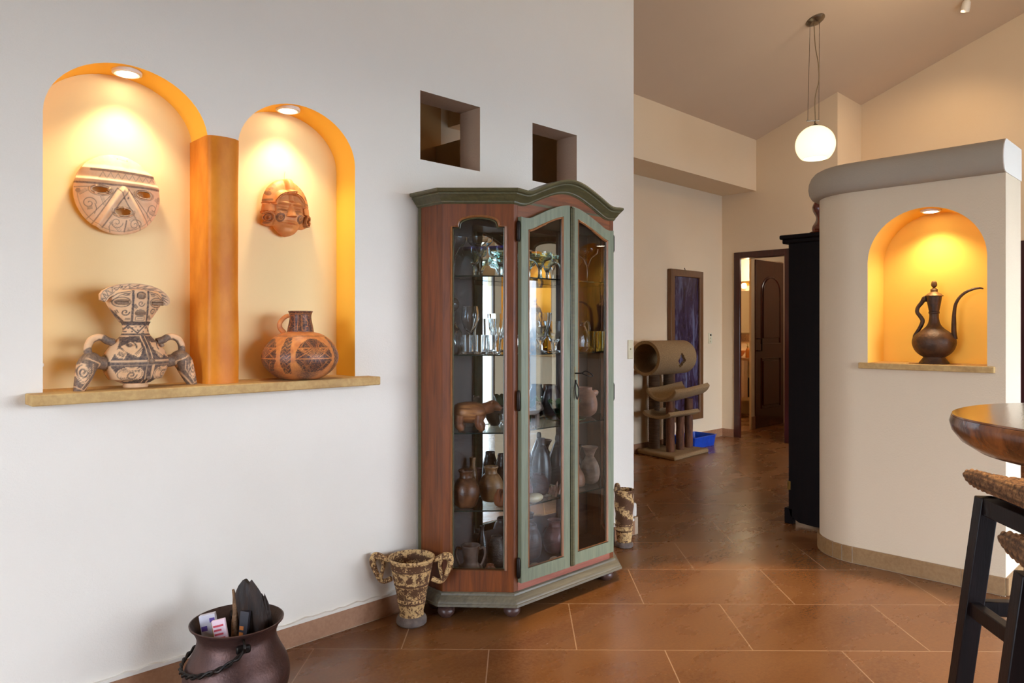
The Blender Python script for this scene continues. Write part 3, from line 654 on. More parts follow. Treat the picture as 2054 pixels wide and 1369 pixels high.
def limb(sx):
    X = lambda p: ((p - 765) * FS if sx < 0 else -(p - 765) * FS)
    leg = MB(); leg.tube([(X(420), -.005, fz(955)), (X(345), -.008, fz(945)), (X(270), -.012, fz(925)), (X(225), -.016, fz(980)), (X(190), -.020, fz(1080)), (X(150), -.024, fz(1190)), (X(120), -.026, fz(1258)), (X(112), -.027, fz(1272))], [.022, .021, .030, .031, .027, .020, .013, .007], 64, 9)
    Pq = np.array([(765 + (v[0] / FS if sx < 0 else -v[0] / FS), 1240 - v[2] / FS) for v in leg.v])
    op_ = [('f', [(190, 890), (350, 950), (330, 1080), (160, 1270), (60, 1290), (80, 1200), (130, 960)], .9), ('l', [(190, 890), (340, 955), (310, 1060), (165, 1240)], 13, 0), ('l', [(250, 950), (250, 1050), (140, 1210)], 8, 0), ('e', 160, 1050, 62, 110, 0), ('l', [(160 + 50 * math.cos(a), 1050 + 92 * math.sin(a)) for a in np.linspace(0, 6.3, 30)], 8, 1), ('l', spiral(155, 1040, 40, 1.3, 1, 0, 40, 1.6), 14, 1), ('l', [(75, 1185), (160, 1240)], 9, 0)]
    op_ += comb((205, 960), (215, 1110), 9, 26, 6)
    leg.paint = draw(Pq, op_, .85, 2.5); lo_ = leg.build('leg', CLAY, t_, ang=60)
    lp = MB(); lp.tube([(X(520), 0, fz(725)), (X(455), -.002, fz(705)), (X(400), -.004, fz(672)), (X(340), -.006, fz(668)), (X(275), -.008, fz(700)), (X(240), -.01, fz(780)), (X(250), -.012, fz(860)), (X(285), -.012, fz(895))], [.013, .0125, .0115, .0115, .0115, .0115, .0125, .015], 28, 8)
    Pq = np.array([(765 + (v[0] / FS if sx < 0 else -v[0] / FS), 1240 - v[2] / FS) for v in lp.v])
    lp.paint = draw(Pq, [('l', [(520, 725), (440, 700)], 130, .9), ('l', [(250, 830), (290, 900)], 110, .9), ('l', [(420, 700), (350, 690), (300, 720), (265, 800)], 16, .9)], 0, 3); lp.build('loop_handle', CLAY, t_, ang=60)
limb(-1); limb(1)
for px_, py_, yy, r_ in ((818, 935, -.086, .0095), (805, 1125, -.071, .007), (620, 752, -.060, .006), (985, 762, -.056, .006)):
    m_ = MB(); m_.sphere(((px_ - 765) * FS, yy, fz(py_)), r_, 14); m_.paint = [.8] * len(m_.v); m_.build('boss', CLAY, t_)

# globular jug
JS = .000241
t_ = thing('clay_jug', 'round-bellied orange and black clay jug with short engraved neck', 'jug', (1.428, 2.652, 1.0525), R(-22))
def jz(y): return (1235 - y) * JS
pr = smooth_prof([(r * JS, jz(y)) for r, y in ((240, 1235), (330, 1215), (430, 1160), (520, 1080), (590, 980), (612, 880), (595, 780), (545, 680), (470, 590), (390, 525), (300, 482), (222, 462), (212, 448), (200, 380), (180, 280), (172, 210), (180, 160), (196, 125), (190, 117))], 8)
pr += [(r - .006, z) for r, z in [(190 * JS, jz(121)), (172 * JS, jz(160)), (165 * JS, jz(230)), (190 * JS, jz(400)), (195 * JS, jz(460))]]
mb = MB(); mb.lathe(pr, 260)
A_ = np.arctan2([v[0] for v in mb.v], [-v[1] for v in mb.v]); Zp = np.array([1235 - v[2] / JS for v in mb.v])
Pp = np.stack([A_ * 560, Zp], 1)            # unrolled: x = arc around the belly
ops = []
def medallion(cx):
    q = [('e', cx, 830, 290, 265, 1), ('f', [(cx - 300, 900), (cx + 300, 900), (cx + 170, 1080), (cx - 170, 1080)], 1)]
    for a, b_ in (((-280, 710), (280, 710)), ((-290, 880), (290, 880))): q.append(('l', [(cx + a[0], a[1]), (cx + b_[0], b_[1])], 10, 0))
    for s_ in (-1, 1): q += [('l', [(cx + s_ * 290, 700), (cx + s_ * 20, 880)], 11, 0), ('l', [(cx + s_ * 290, 890), (cx + s_ * 20, 715)], 11, 0), ('f', [(cx + s_ * 60, 715), (cx + s_ * 250, 715), (cx + s_ * 150, 775)], 0), ('f', [(cx + s_ * 85, 718), (cx + s_ * 205, 718), (cx + s_ * 145, 752)], 1), ('l', [(cx + s_ * 30, 700), (cx + s_ * 110, 575)], 9, 0), ('l', [(cx + s_ * 60, 700), (cx + s_ * 140, 590), (cx + s_ * 215, 690)], 9, 0), ('l', [(cx + s_ * 200, 920), (cx + s_ * 60, 1070)], 7, 0), ('l', [(cx + s_ * 60, 905), (cx + s_ * 150, 1050)], 6, 0)]
    for k in (95, 65, 35): q.append(('l', [(cx - k, 795), (cx, 795 - k * .75), (cx + k, 795), (cx, 795 + k * .75), (cx - k, 795)], 7, 0))
    return q
def panel(cx, wd):
    q = [('f', [(cx - wd * .45, 545), (cx + wd * .45, 545), (cx + wd * .6, 700), (cx + wd * .65, 900), (cx + wd * .5, 1120), (cx - wd * .5, 1120), (cx - wd * .65, 900), (cx - wd * .6, 700)], 1)]
    for y_ in range(570, 1100, 62): q.append(('l', [(cx - wd * .6, y_ + 50), (cx - wd * .2, y_), (cx + wd * .15, y_ + 55), (cx + wd * .6, y_)], 7, .1))
    return q
for k in range(4):
    a = (k - 1.5) * PI / 2 * 560 + 1.07 * 560
    ops += panel(a - 440, 125) + medallion(a) if k % 1 == 0 else []
ops += [('l', [(-1800, 525), (1800, 525)], 9, .9)]
pt = draw(Pp, ops, 0, 3) * (Zp > 470)
soot = np.clip((Zp - 890) / 230, 0, .9) * (Zp > 470); pt = np.maximum(pt, soot * (.55 + .45 * np.sin(A_ * 5 + 1)))
nk = (Zp < 455) & (Zp > 116); Pn = np.stack([A_ * 190, Zp], 1); nops = []
for c0 in range(-600, 700, 300): nops += [('l', [(c0, 190), (c0, 430), (c0 + 60, 430), (c0 + 60, 370), (c0 + 95, 370), (c0 + 95, 310)], 8, 0), ('l', [(c0 + 20, 200), (c0 + 110, 300), (c0 + 60, 195), (c0 + 170, 195), (c0 + 200, 430)], 7, 0), ('l', [(c0 + 240, 180), (c0 + 230, 440)], 8, 0)]
nops += [('l', [(-900, 165), (900, 165)], 7, 0)]
pt = np.where(nk, draw(Pn, nops, 1, 2.5), pt); mb.paint = pt; mb.build('body', JUG, t_, ang=60)
m_ = MB(); m_.tube([(-.044, 0, jz(190)), (-.062, 0, jz(225)), (-.078, 0, jz(310)), (-.078, 0, jz(390)), (-.066, 0, jz(455)), (-.060, 0, jz(475))], [.008, .0085, .009, .0095, .010, .010], 16, 7); m_.paint = [0.0] * len(m_.v); m_.build('handle', JUG, t_)
# small white plug cap on the left jamb of the big niche
mb = MB(); mb.sphere((0, 0, 0), .008, 12); o = mb.build('wall_plug', M['whitemetal'], loc=onY(94, 731, 2.70)); o.location.x = .556; tag(o, 'tiny white knob low on the left edge of the larger left niche', 'knob')

# dark ewer on the partition sill
t_ = thing('metal_ewer', 'dark bronze long-spouted ewer with finial lid in the amber niche', 'ewer', (4.165, 1.155, 1.0745), R(-90))
BR = mat('aged_bronze', (96, 66, 44), (64, 44, 31), .5, .35, 18, .25, 90)
es = .000374
def ez(y): return (1238 - y) * es
def E(l): return [((r) * es, ez(y)) for r, y in l]
m_ = MB(); m_.lathe(E([(2, 1238), (184, 1238), (186, 1228), (132, 1155)]) + smooth_prof(E([(132, 1150), (190, 1110), (240, 1050), (267, 970), (262, 900), (225, 840), (170, 795), (110, 745), (75, 690), (60, 620), (58, 560)]), 8) + E([(66, 552), (68, 530), (62, 524), (84, 400), (94, 320)]), 64); m_.build('body', BR, t_)
lid = MB(); lid.lathe(E([(2, 322), (112, 316), (112, 308), (88, 288), (62, 268), (44, 258), (44, 240), (46, 225), (34, 212), (18, 206), (14, 200)]) + smooth_prof(E([(14, 200), (32, 180), (38, 155), (30, 120), (18, 108), (2, 102)]), 5), 40); lid.build('lid', mat('lid_bronze', (150, 112, 66), (110, 80, 48), .5, .6, 30, .2, 80), t_)
m_ = MB(); m_.tube([((x - 463) * es, 0, ez(y)) for x, y in ((382, 340), (345, 340), (310, 400), (262, 465), (252, 530), (290, 590), (320, 650), (300, 720), (262, 790), (220, 860), (208, 930))], [.007, .012, .0105, .0095, .0095, .010, .0105, .010, .009, .008, .005], 14, 6); m_.sphere(((360 - 463) * es, -.006, ez(365)), .011, 12); m_.build('handle', BR, t_)
m_ = MB(); m_.tube([((x - 463) * es, 0, ez(y)) for x, y in ((715, 905), (704, 820), (702, 700), (706, 560), (722, 440), (765, 350), (835, 280), (920, 240), (1000, 225), (1045, 238))], [.016, .0155, .0145, .0115, .010, .009, .0085, .0075, .006, .003], 14, 6, flat=.7); m_.build('spout', BR, t_)
# ------------------------------------------------------------------ display cabinet
CBX, CBY = 2.567, 2.648
MAH = wood('mahogany', (128, 66, 22), (84, 40, 11), 'Z', .42, 5, .06)
MAHX = wood('mahogany_cross', (136, 72, 24), (92, 46, 12), 'X', .42, 5, .06)
INN = wood('cabinet_inside', (62, 34, 22), (40, 22, 15), 'Z', .5, 5)
SAGE = wood('sage_paint', (124, 131, 106), (101, 109, 88), 'Z', .45, 8, 0, .08)
OLIVE = wood('olive_paint', (92, 87, 55), (70, 67, 43), 'X', .4, 9, .1, .06)
GREY = wood('grey_green_paint', (112, 105, 87), (88, 83, 69), 'X', .4, 9, .1, .06)
GOLDB = wood('gilt_bead', (150, 98, 54), (116, 70, 36), 'Z', .35, 9, .2)
PANE = thinglass('cabinet_glass', (.93, .95, .95)); SHELF = thinglass('shelf_glass', (.86, .90, .88), 1.5)
EDGE = mat('shelf_edge_green', (20, 34, 32), (30, 46, 42), .15, 0, 10)
m, t, b = nodes('mirror'); b.inputs['Metallic'].default_value = 1; b.inputs['Base Color'].default_value = (.80, .82, .80, 1); b.inputs['Roughness'].default_value = .012; MIRROR = m
cab = thing('display_cabinet', 'tall mahogany and sage green glazed cabinet with arched cornice against the white wall', 'cabinet', (CBX, CBY, 0), 0)
HB, HF, DA, DF = .561, .350, -.173, -.398           # half widths at the back and front, depths of the two corners
FP = [(-HB, 0), (-HB, DA), (-HF, DF), (HF, DF), (HB, DA), (HB, 0)]
def bon(x, h=.082, wd=.35):
    x = min(abs(x) / wd, 1); return h * (.5 + .5 * math.cos(PI * x)) ** 1.1 - .010 * math.exp(-((x - .82) / .16) ** 2)
Z0, ZS, ZT = .110, 1.800, 1.800
# plinth, feet
path = [(-HB, .0), (-HB, DA), (-HF, DF), (HF, DF), (HB, DA), (HB, 0)]
mb = MB(); sweep(mb, path, [(-.02, .110), (.004, .112), (.010, .108), (.012, .100), (.020, .096), (.030, .082), (.034, .078), (.036, .072), (.040, .070), (.041, .060), (-.02, .060)]); mb.build('plinth', GREY, cab, ang=30)
for x, y in ((-HB + .02, DA + .0), (-HF + .02, DF + .03), (HF - .02, DF + .03), (HB - .02, DA), (-HB + .05, -.06), (HB - .05, -.06)):
    mb = MB(); mb.lathe([(.026, .061), (.024, .055), (.020, .050), (.024, .047)] + smooth_prof([(.024, .046), (.034, .036), (.037, .024), (.033, .012), (.024, .003)], 4) + [(.022, 0)], 28, x, y); mb.build('bun_foot', wood('foot_wood', (92, 66, 58), (70, 48, 42), 'Z', .35, 6) if x < -.5 else bpy.data.materials['foot_wood'], cab)
# carcass
mb = MB(); ins = lambda d: [(-HB + d, 0), (-HB + d, DA + d * .4), (-HF + d * .4, DF + d), (HF - d * .4, DF + d), (HB - d, DA + d * .4), (HB - d, 0)]
mb.prism(ins(.004), .100, .128); mb.build('bottom_board', INN, cab)
mb = MB(); mb.prism(ins(.01), 1.765, 1.80); mb.build('top_board', INN, cab)
for s_ in (-1, 1):
    mb = MB(); a, b_ = sorted((s_ * HB, s_ * (HB - .018))); mb.box((a, DA, .11), (b_, -.022, 1.80)); mb.build('side_board', MAH, cab)
    mb = MB(); a, b_ = sorted((s_ * (HB + .001), s_ * (HB - .02))); mb.box((a, -.022, .11), (b_, 0, 1.80)); mb.build('rear_post', OLIVE, cab)
mb = MB(); mb.box((-HB + .018, -.072, .128), (HB - .018, -.06, 1.765)); mb.build('back_board', INN, cab)
mb = MB(); mb.box((-.300, -.078, .29), (.300, -.073, 1.74)); mb.build('mirror_back', MIRROR, cab)
mb = MB(); mb.box((.286, -.086, .128), (.300, -.074, 1.765)); mb.build('mirror_strip', INN, cab)
# canted glazed sides
def canted(s_):
    L = math.hypot(HB - HF, DA - DF)
    def P(u0, u1, z0, z1, sh, ar):
        n = 14; q = [(u0, z0), (u1, z0), (u1, z1), (u1 - sh, z1 + .002)]
        q += [((u0 + u1) / 2 + ((u1 - u0) / 2 - sh) * math.cos(PI * k / n), z1 + .010 + ar * math.sin(PI * k / n) ** .8) for k in range(n + 1)]
        return q + [(u0 + sh, z1 + .002), (u0, z1)]
    op = P(.038, L - .034, .206, 1.695, .030, .036)
    a = Vector((-HB, DA)); d = (Vector((-HF, DF)) - a).normalized(); nv = Vector((d.y, -d.x))    # outward
    if nv.y > 0: nv = -nv
    Mx = Matrix(((d.x, -nv.x, 0, a.x), (d.y, -nv.y, 0, a.y), (0, 0, 1, 0), (0, 0, 0, 1)))
    if s_ > 0: Mx = Matrix.Scale(-1, 4, (1, 0, 0)) @ Mx
    fr = MB(); fr.slab([(0, .11), (L, .11), (L, 1.80), (0, 1.80)], [op], .0, .022); fr.xf(Mx); fo = fr.build('side_panel', MAH, cab, ang=30)
    for nm, k, r, mt in (('bead', .0, .0055, GOLDB), ('inner_bead', .007, .004, OLIVE)):
        cx_, cz_ = L / 2, .95
        q = [(x + (k if x < cx_ else -k), z + (k if z < cz_ else -k)) for x, z in op]
        bd = MB(); bd.tube([(x, .001 + k * .8, z) for x, z in q], r, 6, closed=True); bd.xf(Mx); bd.build(nm, mt, fo)
    gl = MB(); gl.slab([(.03, .195), (L - .026, .195), (L - .026, 1.75), (.03, 1.75)], [], .012, .016); gl.xf(Mx); gl.build('glass_pane', PANE, fo, flat=True)
canted(-1); canted(1)
# corner stiles beside the doors, frieze, bottom rail
for s_ in (-1, 1):
    a, b_ = sorted((s_ * (HF + .001), s_ * .322)); mb = MB(); mb.box((a, DF, .11), (b_, DF + .03, 1.80)); mb.build('stile', MAH, cab, bevel=.003)
xs = np.linspace(-.322, .322, 49); dtop = lambda x: 1.742 + bon(x, .080, .335)
mb = MB(); mb.slab([(x, dtop(x) - .012) for x in xs] + [(x, 1.80 + bon(x)) for x in xs[::-1]], [], DF + .001, DF + .024); mb.build('frieze', MAHX, cab, ang=30)
mb = MB(); mb.box((-.322, DF + .001, .11), (.322, DF + .024, .16)); mb.build('bottom_rail', wood('rail_rose', (170, 104, 84), (136, 76, 60), 'X', .4, 6), cab)
# cornice following the bonnet
fx = [(x, DF) for x in np.linspace(-HF, HF, 49)]
cp_ = [(-HB, .0), (-HB, DA)] + fx + [(HB, DA), (HB, 0)]
mb = MB(); sweep(mb, cp_, [(-.02, 1.795), (.002, 1.795), (.006, 1.800), (.010, 1.800), (.011, 1.806), (.018, 1.812), (.030, 1.828), (.036, 1.832), (.036, 1.838), (.046, 1.842), (.050, 1.848), (.048, 1.856), (-.02, 1.856)], zf=lambda p: bon(p[0]) if abs(p[0]) <= HF + 1e-6 and p[1] < DA - .01 else 0)
mb.build('cornice', OLIVE, cab, ang=26)
mb = MB(); mb.prism(ins(.0), 1.80, 1.81); mb.build('dust_board', OLIVE, cab)
# doors
def door(s_, ajar):
    x0, x1 = (-.324, -.010) if s_ < 0 else (.010, .324)
    xs_ = np.linspace(x0, x1, 22); st_w = .042
    out = [(x0, .150), (x1, .150)] + [(x, dtop(x)) for x in xs_[::-1]]
    xi = np.linspace(x0 + st_w, x1 - st_w, 22)
    inn = [(xi[0], .206), (xi[-1], .206)] + [(x, dtop(x) - .050) for x in xi[::-1]]
    hx = x0 if s_ < 0 else x1
    e = MB(); e.slab([(x - hx, z) for x, z in out], [[(x - hx, z) for x, z in inn]], -.022, 0)
    d_ = e.build('door', SAGE, cab, loc=(hx, DF - .001, 0), rz=ajar, bevel=.002)
    cx_ = (x0 + x1) / 2
    q = [(x - hx + (.004 if x < cx_ else -.004), z + (.004 if z < 1 else -.004)) for x, z in inn]
    e = MB(); e.tube([(x, -.016, z) for x, z in q], .007, 6, closed=True); e.build('bead', GOLDB, d_)
    e = MB(); e.slab([(x - hx, z) for x, z in [(xi[0] - .006, .2), (xi[-1] + .006, .2)] + [(x, dtop(x) - .045) for x in xi[::-1]]], [], -.013, -.009); e.build('glass_pane', PANE, d_, flat=True)
    return d_, hx
dl, hl = door(-1, -R(1.0)); dr, hr = door(1, 0)
e = MB(); e.box((.006 - hr, -.030, .150), (.022 - hr, -.018, 1.815)); e.box((-.002 - hr, -.027, .150), (.008 - hr, -.020, 1.812)); e.build('astragal', OLIVE, dr, bevel=.003)
e = MB(); e.box((.022 - hr, -.025, .985), (.033 - hr, -.0215, 1.075)); e.build('escutcheon', mat('brass_plate', (150, 132, 88), (110, 96, 62), .4, .7, 40), dr, bevel=.003)
e = MB(); e.tube([(.028 - hr, -.028, 1.008), (.040 - hr, -.036, .975), (.037 - hr, -.038, .945), (.028 - hr, -.038, .925), (.019 - hr, -.038, .945), (.016 - hr, -.036, .975), (.028 - hr, -.028, 1.008)], .003, 8, 4); e.sphere((.028 - hr, -.028, 1.01), .006, 8); e.build('drop_handle', M['iron'], dr)
e = MB(); e.tube([(.028 - hr, -.024, 1.045), (.034 - hr, -.060, 1.046)], .003, 8); e.tube([(.034 - hr, -.060, 1.046), (.046 - hr, -.075, 1.056), (.066 - hr, -.09, 1.044), (.074 - hr, -.092, 1.032), (.054 - hr, -.08, 1.034), (.034 - hr, -.060, 1.046)], .0025, 8, 4); e.build('key', M['iron'], dr)
for s_ in (-1, 1):
    for z in (.215, .94, 1.675):
        e = MB(); e.lathe([(.001, z - .045), (.005, z - .044), (.007, z - .038), (.0085, z - .034), (.0085, z + .034), (.007, z + .038), (.005, z + .044), (.001, z + .046)], 14, s_ * .332, DF - .012); e.build('hinge', M['iron'], cab)
SH = [.457, .797, 1.139, 1.486]
for z in SH:
    e = MB(); e.prism([(-HB + .03, -.09), (-HB + .03, DA - .0), (-HF + .012, DF + .05), (HF - .012, DF + .05), (HB - .03, DA), (HB - .03, -.09)], z - .006, z)
    so = e.build('glass_shelf', [SHELF, EDGE], cab, flat=True)
    for p in so.data.polygons:
        if abs(p.normal.z) < .5: p.material_index = 1

# ------------------------------------------------------------------ things inside the cabinet
CLEAR = thinglass('glassware', (.96, .97, .97), 1.42)
m, t, b = nodes('clear_crystal'); b.inputs['Transmission Weight'].default_value = 1; b.inputs['Roughness'].default_value = .02; b.inputs['IOR'].default_value = 1.45; b.inputs['Base Color'].default_value = (.97, .98, .98, 1); CRYS = m
m, t, b = nodes('green_tinted_glass'); b.inputs['Transmission Weight'].default_value = 1; b.inputs['Roughness'].default_value = .03; b.inputs['IOR'].default_value = 1.45; b.inputs['Base Color'].default_value = (.82, .93, .88, 1); GREENG = m
m, t, b = nodes('cobalt_rim'); b.inputs['Transmission Weight'].default_value = .8; b.inputs['Roughness'].default_value = .05; b.inputs['Base Color'].default_value = (.05, .04, .55, 1); COBALT = m
m, t, b = nodes('amber_glass'); b.inputs['Transmission Weight'].default_value = .9; b.inputs['Roughness'].default_value = .05; b.inputs['Base Color'].default_value = (.85, .62, .12, 1); AMBG = m
def lv(y): return y
def cx(px, Y): return onY(px, 700, Y).x
NA = Vector((DA - DF, -(HF - HB))); NA = Vector((-(DF - DA), -(HB - HF))); NA = Vector((-.729, -.684))
def inside(px, Y, r):
    """a spot on the shelf in that line of sight, clear of the panes and the mirror by the radius r"""
    k = ray(px, 700); rx_ = k[0] / k[1]; ax, ay = CBX - HB, CBY + DA
    lo_ = max((r + .026 - (NA.x * ax + NA.y * ay) * -1 * -1) / 1e9, 2.282 + r)
    c0 = .729 * ax + .684 * ay + r + .027
    if px < 1030: lo_ = max(lo_ if px > 1000 else 2.25, c0 / (.729 * rx_ + .684))
    Y = min(max(Y, lo_), CBY - .081 - r) if lo_ < CBY - .081 - r else (lo_ + CBY - .062 - r) / 2
    x = max(rx_ * Y, CBX - HB + .021 + r); x = min(x, CBX + HB - .021 - r - max(0, 2.475 - Y) * .9 + 0)
    return x, Y
INB = {'n': 0}
GLASS_PR = {
 'margarita': [(.34, 0), (.36, .006), (.10, .02), (.035, .05), (.03, .30), (.05, .46), (.22, .56), (.34, .68), (.46, .74), (.72, .80), (.95, .88), (1.0, 1.0), (.97, 1.0), (.92, .89), (.70, .82), (.44, .76), (.30, .70), (.18, .60), (.02, .52)],
 'thick': [(.50, 0), (.50, .02), (.22, .05), (.16, .12), (.16, .36), (.20, .42), (.32, .50), (.38, .60), (.50, .66), (.92, .72), (1.0, .80), (1.0, 1.0), (.97, 1.0), (.96, .82), (.88, .75), (.46, .69), (.33, .62), (.26, .53), (.02, .46)],
 'wine': [(.75, 0), (.78, .008), (.15, .03), (.08, .06), (.08, .36), (.2, .42), (.7, .55), (1.0, .72), (.98, .85), (.84, 1.0), (.80, 1.0), (.94, .84), (.95, .72), (.66, .57), (.1, .45), (.02, .44)],
 'tumbler': [(.80, 0), (.86, .02), (.92, .2), (1.0, 1.0), (.93, 1.0), (.84, .14), (.02, .12)],
 'flute': [(.6, 0), (.62, .02), (.22, .05), (.2, .2), (.55, .4), (.9, .7), (1.0, 1.0), (.95, 1.0), (.84, .7), (.48, .42), (.02, .3)]}
def flutes(mb, n, amp, z0, z1):
    out = []
    for x, y, z in mb.v:
        r = math.hypot(x, y); a = math.atan2(y, x)
        if z0 <= z <= z1 and r > 1e-4:
            k = 1 + amp * math.cos(n * a) * math.sin((z - z0) / (z1 - z0) * PI); x *= k; y *= k
        out.append((x, y, z))
    mb.v = out
def glass(kind, name, label, cat, px, Y, sh, r, h, mt=None, rim=None, fl=0, group=None, xo=0):
    p = [(a * r, b_ * h) for a, b_ in GLASS_PR[kind]]
    t_ = thing(name, label, cat, (*inside(px, Y, r), sh + .0006), 0, group)
    e = MB(); e.lathe(p if kind == 'tumbler' else p, 40)
    if fl: flutes(e, fl, .05, .02 * h, .85 * h)
    e.build('bowl' if kind != 'tumbler' else 'glass_body', mt or CRYS, t_, ang=50)
    if rim: e = MB(); e.lathe([(r * 1.002, h * .93), (r * 1.012, h * .97), (r * 1.0, h * 1.005), (r * .96, h * 1.0), (r * .965, h * .93)], 40); e.build('rim', rim, t_)
    return t_
s1, s2, s3, s4, s5 = SH[3], SH[2], SH[1], SH[0], .128
glass('margarita', 'margarita_glass', 'clear wide-bowled cocktail glass on a thin stem, front of the top cabinet shelf', 'glass', 963, 2.42, s1, .058, .172)
glass('margarita', 'margarita_glass', 'clear cocktail glass half hidden by the left edge of the angled side pane, top shelf', 'glass', 912, 2.492, s1, .055, .172)
glass('thick', 'margarita_glass', 'green-tinted margarita glass with cobalt rim, left of the two on the top shelf', 'glass', 952, 2.505, s1, .056, .135, GREENG, COBALT)
glass('thick', 'margarita_glass', 'green-tinted margarita glass with cobalt rim nearest the corner stile, top shelf', 'glass', 1004, 2.46, s1, .056, .145, GREENG, COBALT)
for i, (px, Y, lb) in enumerate(((1060, 2.47, 'thick-stemmed greenish margarita glass at the left edge of the left door pane'), (1083, 2.36, 'thick-stemmed greenish margarita glass at the front behind the left door'), (1098, 2.49, 'thick-stemmed greenish margarita glass at the back behind the left door'), (1129, 2.35, 'thick-stemmed greenish margarita glass by the right edge of the left door pane'))):
    glass('thick', 'margarita_glass', lb + ', top shelf', 'glass', px, Y, s1, .056, .125, GREENG, None, 0, 'thick margarita glasses')
glass('margarita', 'margarita_glass', 'clear cocktail glass seen through the right door, left of a pair', 'glass', 1160, 2.48, s1, .056, .165)
glass('margarita', 'margarita_glass', 'clear cocktail glass seen through the right door, right of a pair', 'glass', 1178, 2.36, s1, .056, .165)
glass('wine', 'wine_glass', 'large clear wine glass standing alone on the second shelf', 'glass', 943, 2.50, s2, .041, .215)
t_ = thing('decanter', 'cut-glass decanter with ball stopper at the left edge of the second shelf', 'decanter', (*inside(907, 2.53, .050), s2 + .0006))
e = MB(); e.lathe(smooth_prof([(.032, 0), (.042, .01), (.049, .05), (.043, .095), (.020, .135), (.013, .165), (.017, .19)], 7), 48); flutes(e, 22, .05, .01, .12); e.build('body', CRYS, t_, ang=20)
e = MB(); e.sphere((0, 0, .222), .032, 20); e.build('stopper', CRYS, t_, ang=20)
for px, Y, lb in ((938, 2.40, 'cut crystal tumbler next to the decanter'), (962, 2.375, 'cut crystal tumbler, middle of the front row of three'), (990, 2.345, 'cut crystal tumbler beside the corner stile'), (982, 2.50, 'cut crystal tumbler at the back by the mirror')):
    glass('tumbler', 'crystal_tumbler', lb + ', second shelf', 'glass', px, Y, s2, .031, .085 if Y < 2.45 else .16, None, None, 14, 'cut crystal tumblers')
glass('flute', 'crystal_vase', 'cut crystal footed vase behind the left door', 'vase', 1084, 2.42, s2, .055, .19, None, None, 12)
t_ = thing('glass_wedge', 'clear triangular glass rack behind the left door, second shelf', 'rack', (cx(1074, 2.33), 2.33, s2 + .0006), R(30))
e = MB(); e.slab([(-.05, 0), (.09, 0), (-.05, .12)], [[(-.042, .008), (.065, .008), (-.042, .10)]], -.004, .004); e.build('frame', CRYS, t_); e = MB(); e.slab([(-.042, .008), (.065, .008), (-.042, .10)], [], -.001, .001); e.build('pane', CLEAR, t_)
glass('flute', 'glass_goblet', 'stout clear goblet right of the crystal vase', 'glass', 1112, 2.46, s2, .05, .15, None)
t_ = thing('glass_pitcher', 'clear round glass pitcher with loop handle behind the door handle', 'pitcher', (cx(1158, 2.40), 2.40, s2 + .0006))
e = MB(); e.lathe(smooth_prof([(.045, 0), (.062, .02), (.066, .06), (.050, .105), (.040, .13), (.046, .15)], 6) + [(.043, .15), (.037, .13), (.047, .105), (.062, .06), (.058, .024), (.002, .006)], 40); e.build('body', CRYS, t_)
e = MB(); e.tube([(.04, 0, .14), (.075, -.005, .15), (.088, -.006, .12), (.08, -.005, .08), (.062, 0, .06)], .005, 10, 6); e.build('handle', CRYS, t_)
for i, (px, Y) in enumerate(((1181, 2.41), (1198, 2.44), (1203, 2.36))):
    glass('tumbler', 'amber_tumbler', 'fluted amber glass tumbler, %s of the three behind the right door' % ('leftmost', 'middle and rearmost', 'rightmost')[i], 'glass', px, Y, s2, .026, .10, AMBG, None, 10, 'amber tumblers')
# pottery
CC = {}
def clay(key, a, b_, rough=.45, bs=.15, coat=.1):
    if key not in CC: CC[key] = mat('glaze_' + key, a, b_, rough, 0, 14, bs, 60, (1, 1, 2), .5, coat)
    return CC[key]
BRN = clay('brown', (122, 76, 48), (72, 44, 32), .35); TANC = clay('tan', (156, 116, 78), (120, 86, 58)); DKC = clay('dark', (58, 40, 36), (38, 28, 26), .3)
PNK = clay('pinkish', (172, 124, 100), (136, 94, 76)); GRYC = clay('greyish', (138, 120, 108), (108, 92, 82)); PLUM = clay('plum', (120, 70, 64), (90, 50, 48)); SHELLC = clay('shell', (206, 190, 156), (180, 160, 124)); RDB = clay('redbrown', (158, 92, 58), (118, 66, 42))
GRN = clay('leaf_green', (34, 92, 56), (18, 58, 36), .15, .3, .6)
POT = {
 'round': [(.45, 0), (.75, .06), (1.0, .36), (.92, .58), (.62, .76), (.50, .80), (.48, .90), (.58, .97), (.56, 1.0), (.46, .97), (.42, .85), (.5, .78), (.3, .6)],
 'bottle': [(.6, 0), (.85, .05), (1.0, .30), (.92, .52), (.66, .74), (.40, .86), (.34, .92), (.42, 1.0), (.36, 1.0), (.28, .92), (.3, .84)],
 'slim': [(.6, 0), (.9, .05), (1.0, .28), (.8, .55), (.42, .78), (.22, .88), (.24, .93), (.18, 1.0), (.12, 1.0), (.12, .9)],
 'vase': [(.55, 0), (.85, .08), (1.0, .30), (.85, .52), (.50, .70), (.42, .76), (.60, .90), (.82, 1.0), (.76, 1.0), (.54, .90), (.34, .76), (.4, .7)],
 'bowl': [(.35, 0), (.4, .05), (.75, .4), (1.0, 1.0), (.95, 1.0), (.7, .45), (.02, .15)],
 'squat': [(.5, 0), (.9, .15), (1.0, .45), (.85, .75), (.6, .92), (.6, 1.0), (.52, 1.0), (.5, .9), (.6, .8)],
 'jug': [(.6, 0), (.95, .06), (1.0, .22), (.85, .40), (.56, .50), (.52, .62), (.62, .90), (.70, 1.0), (.63, 1.0), (.5, .85), (.42, .6)]}
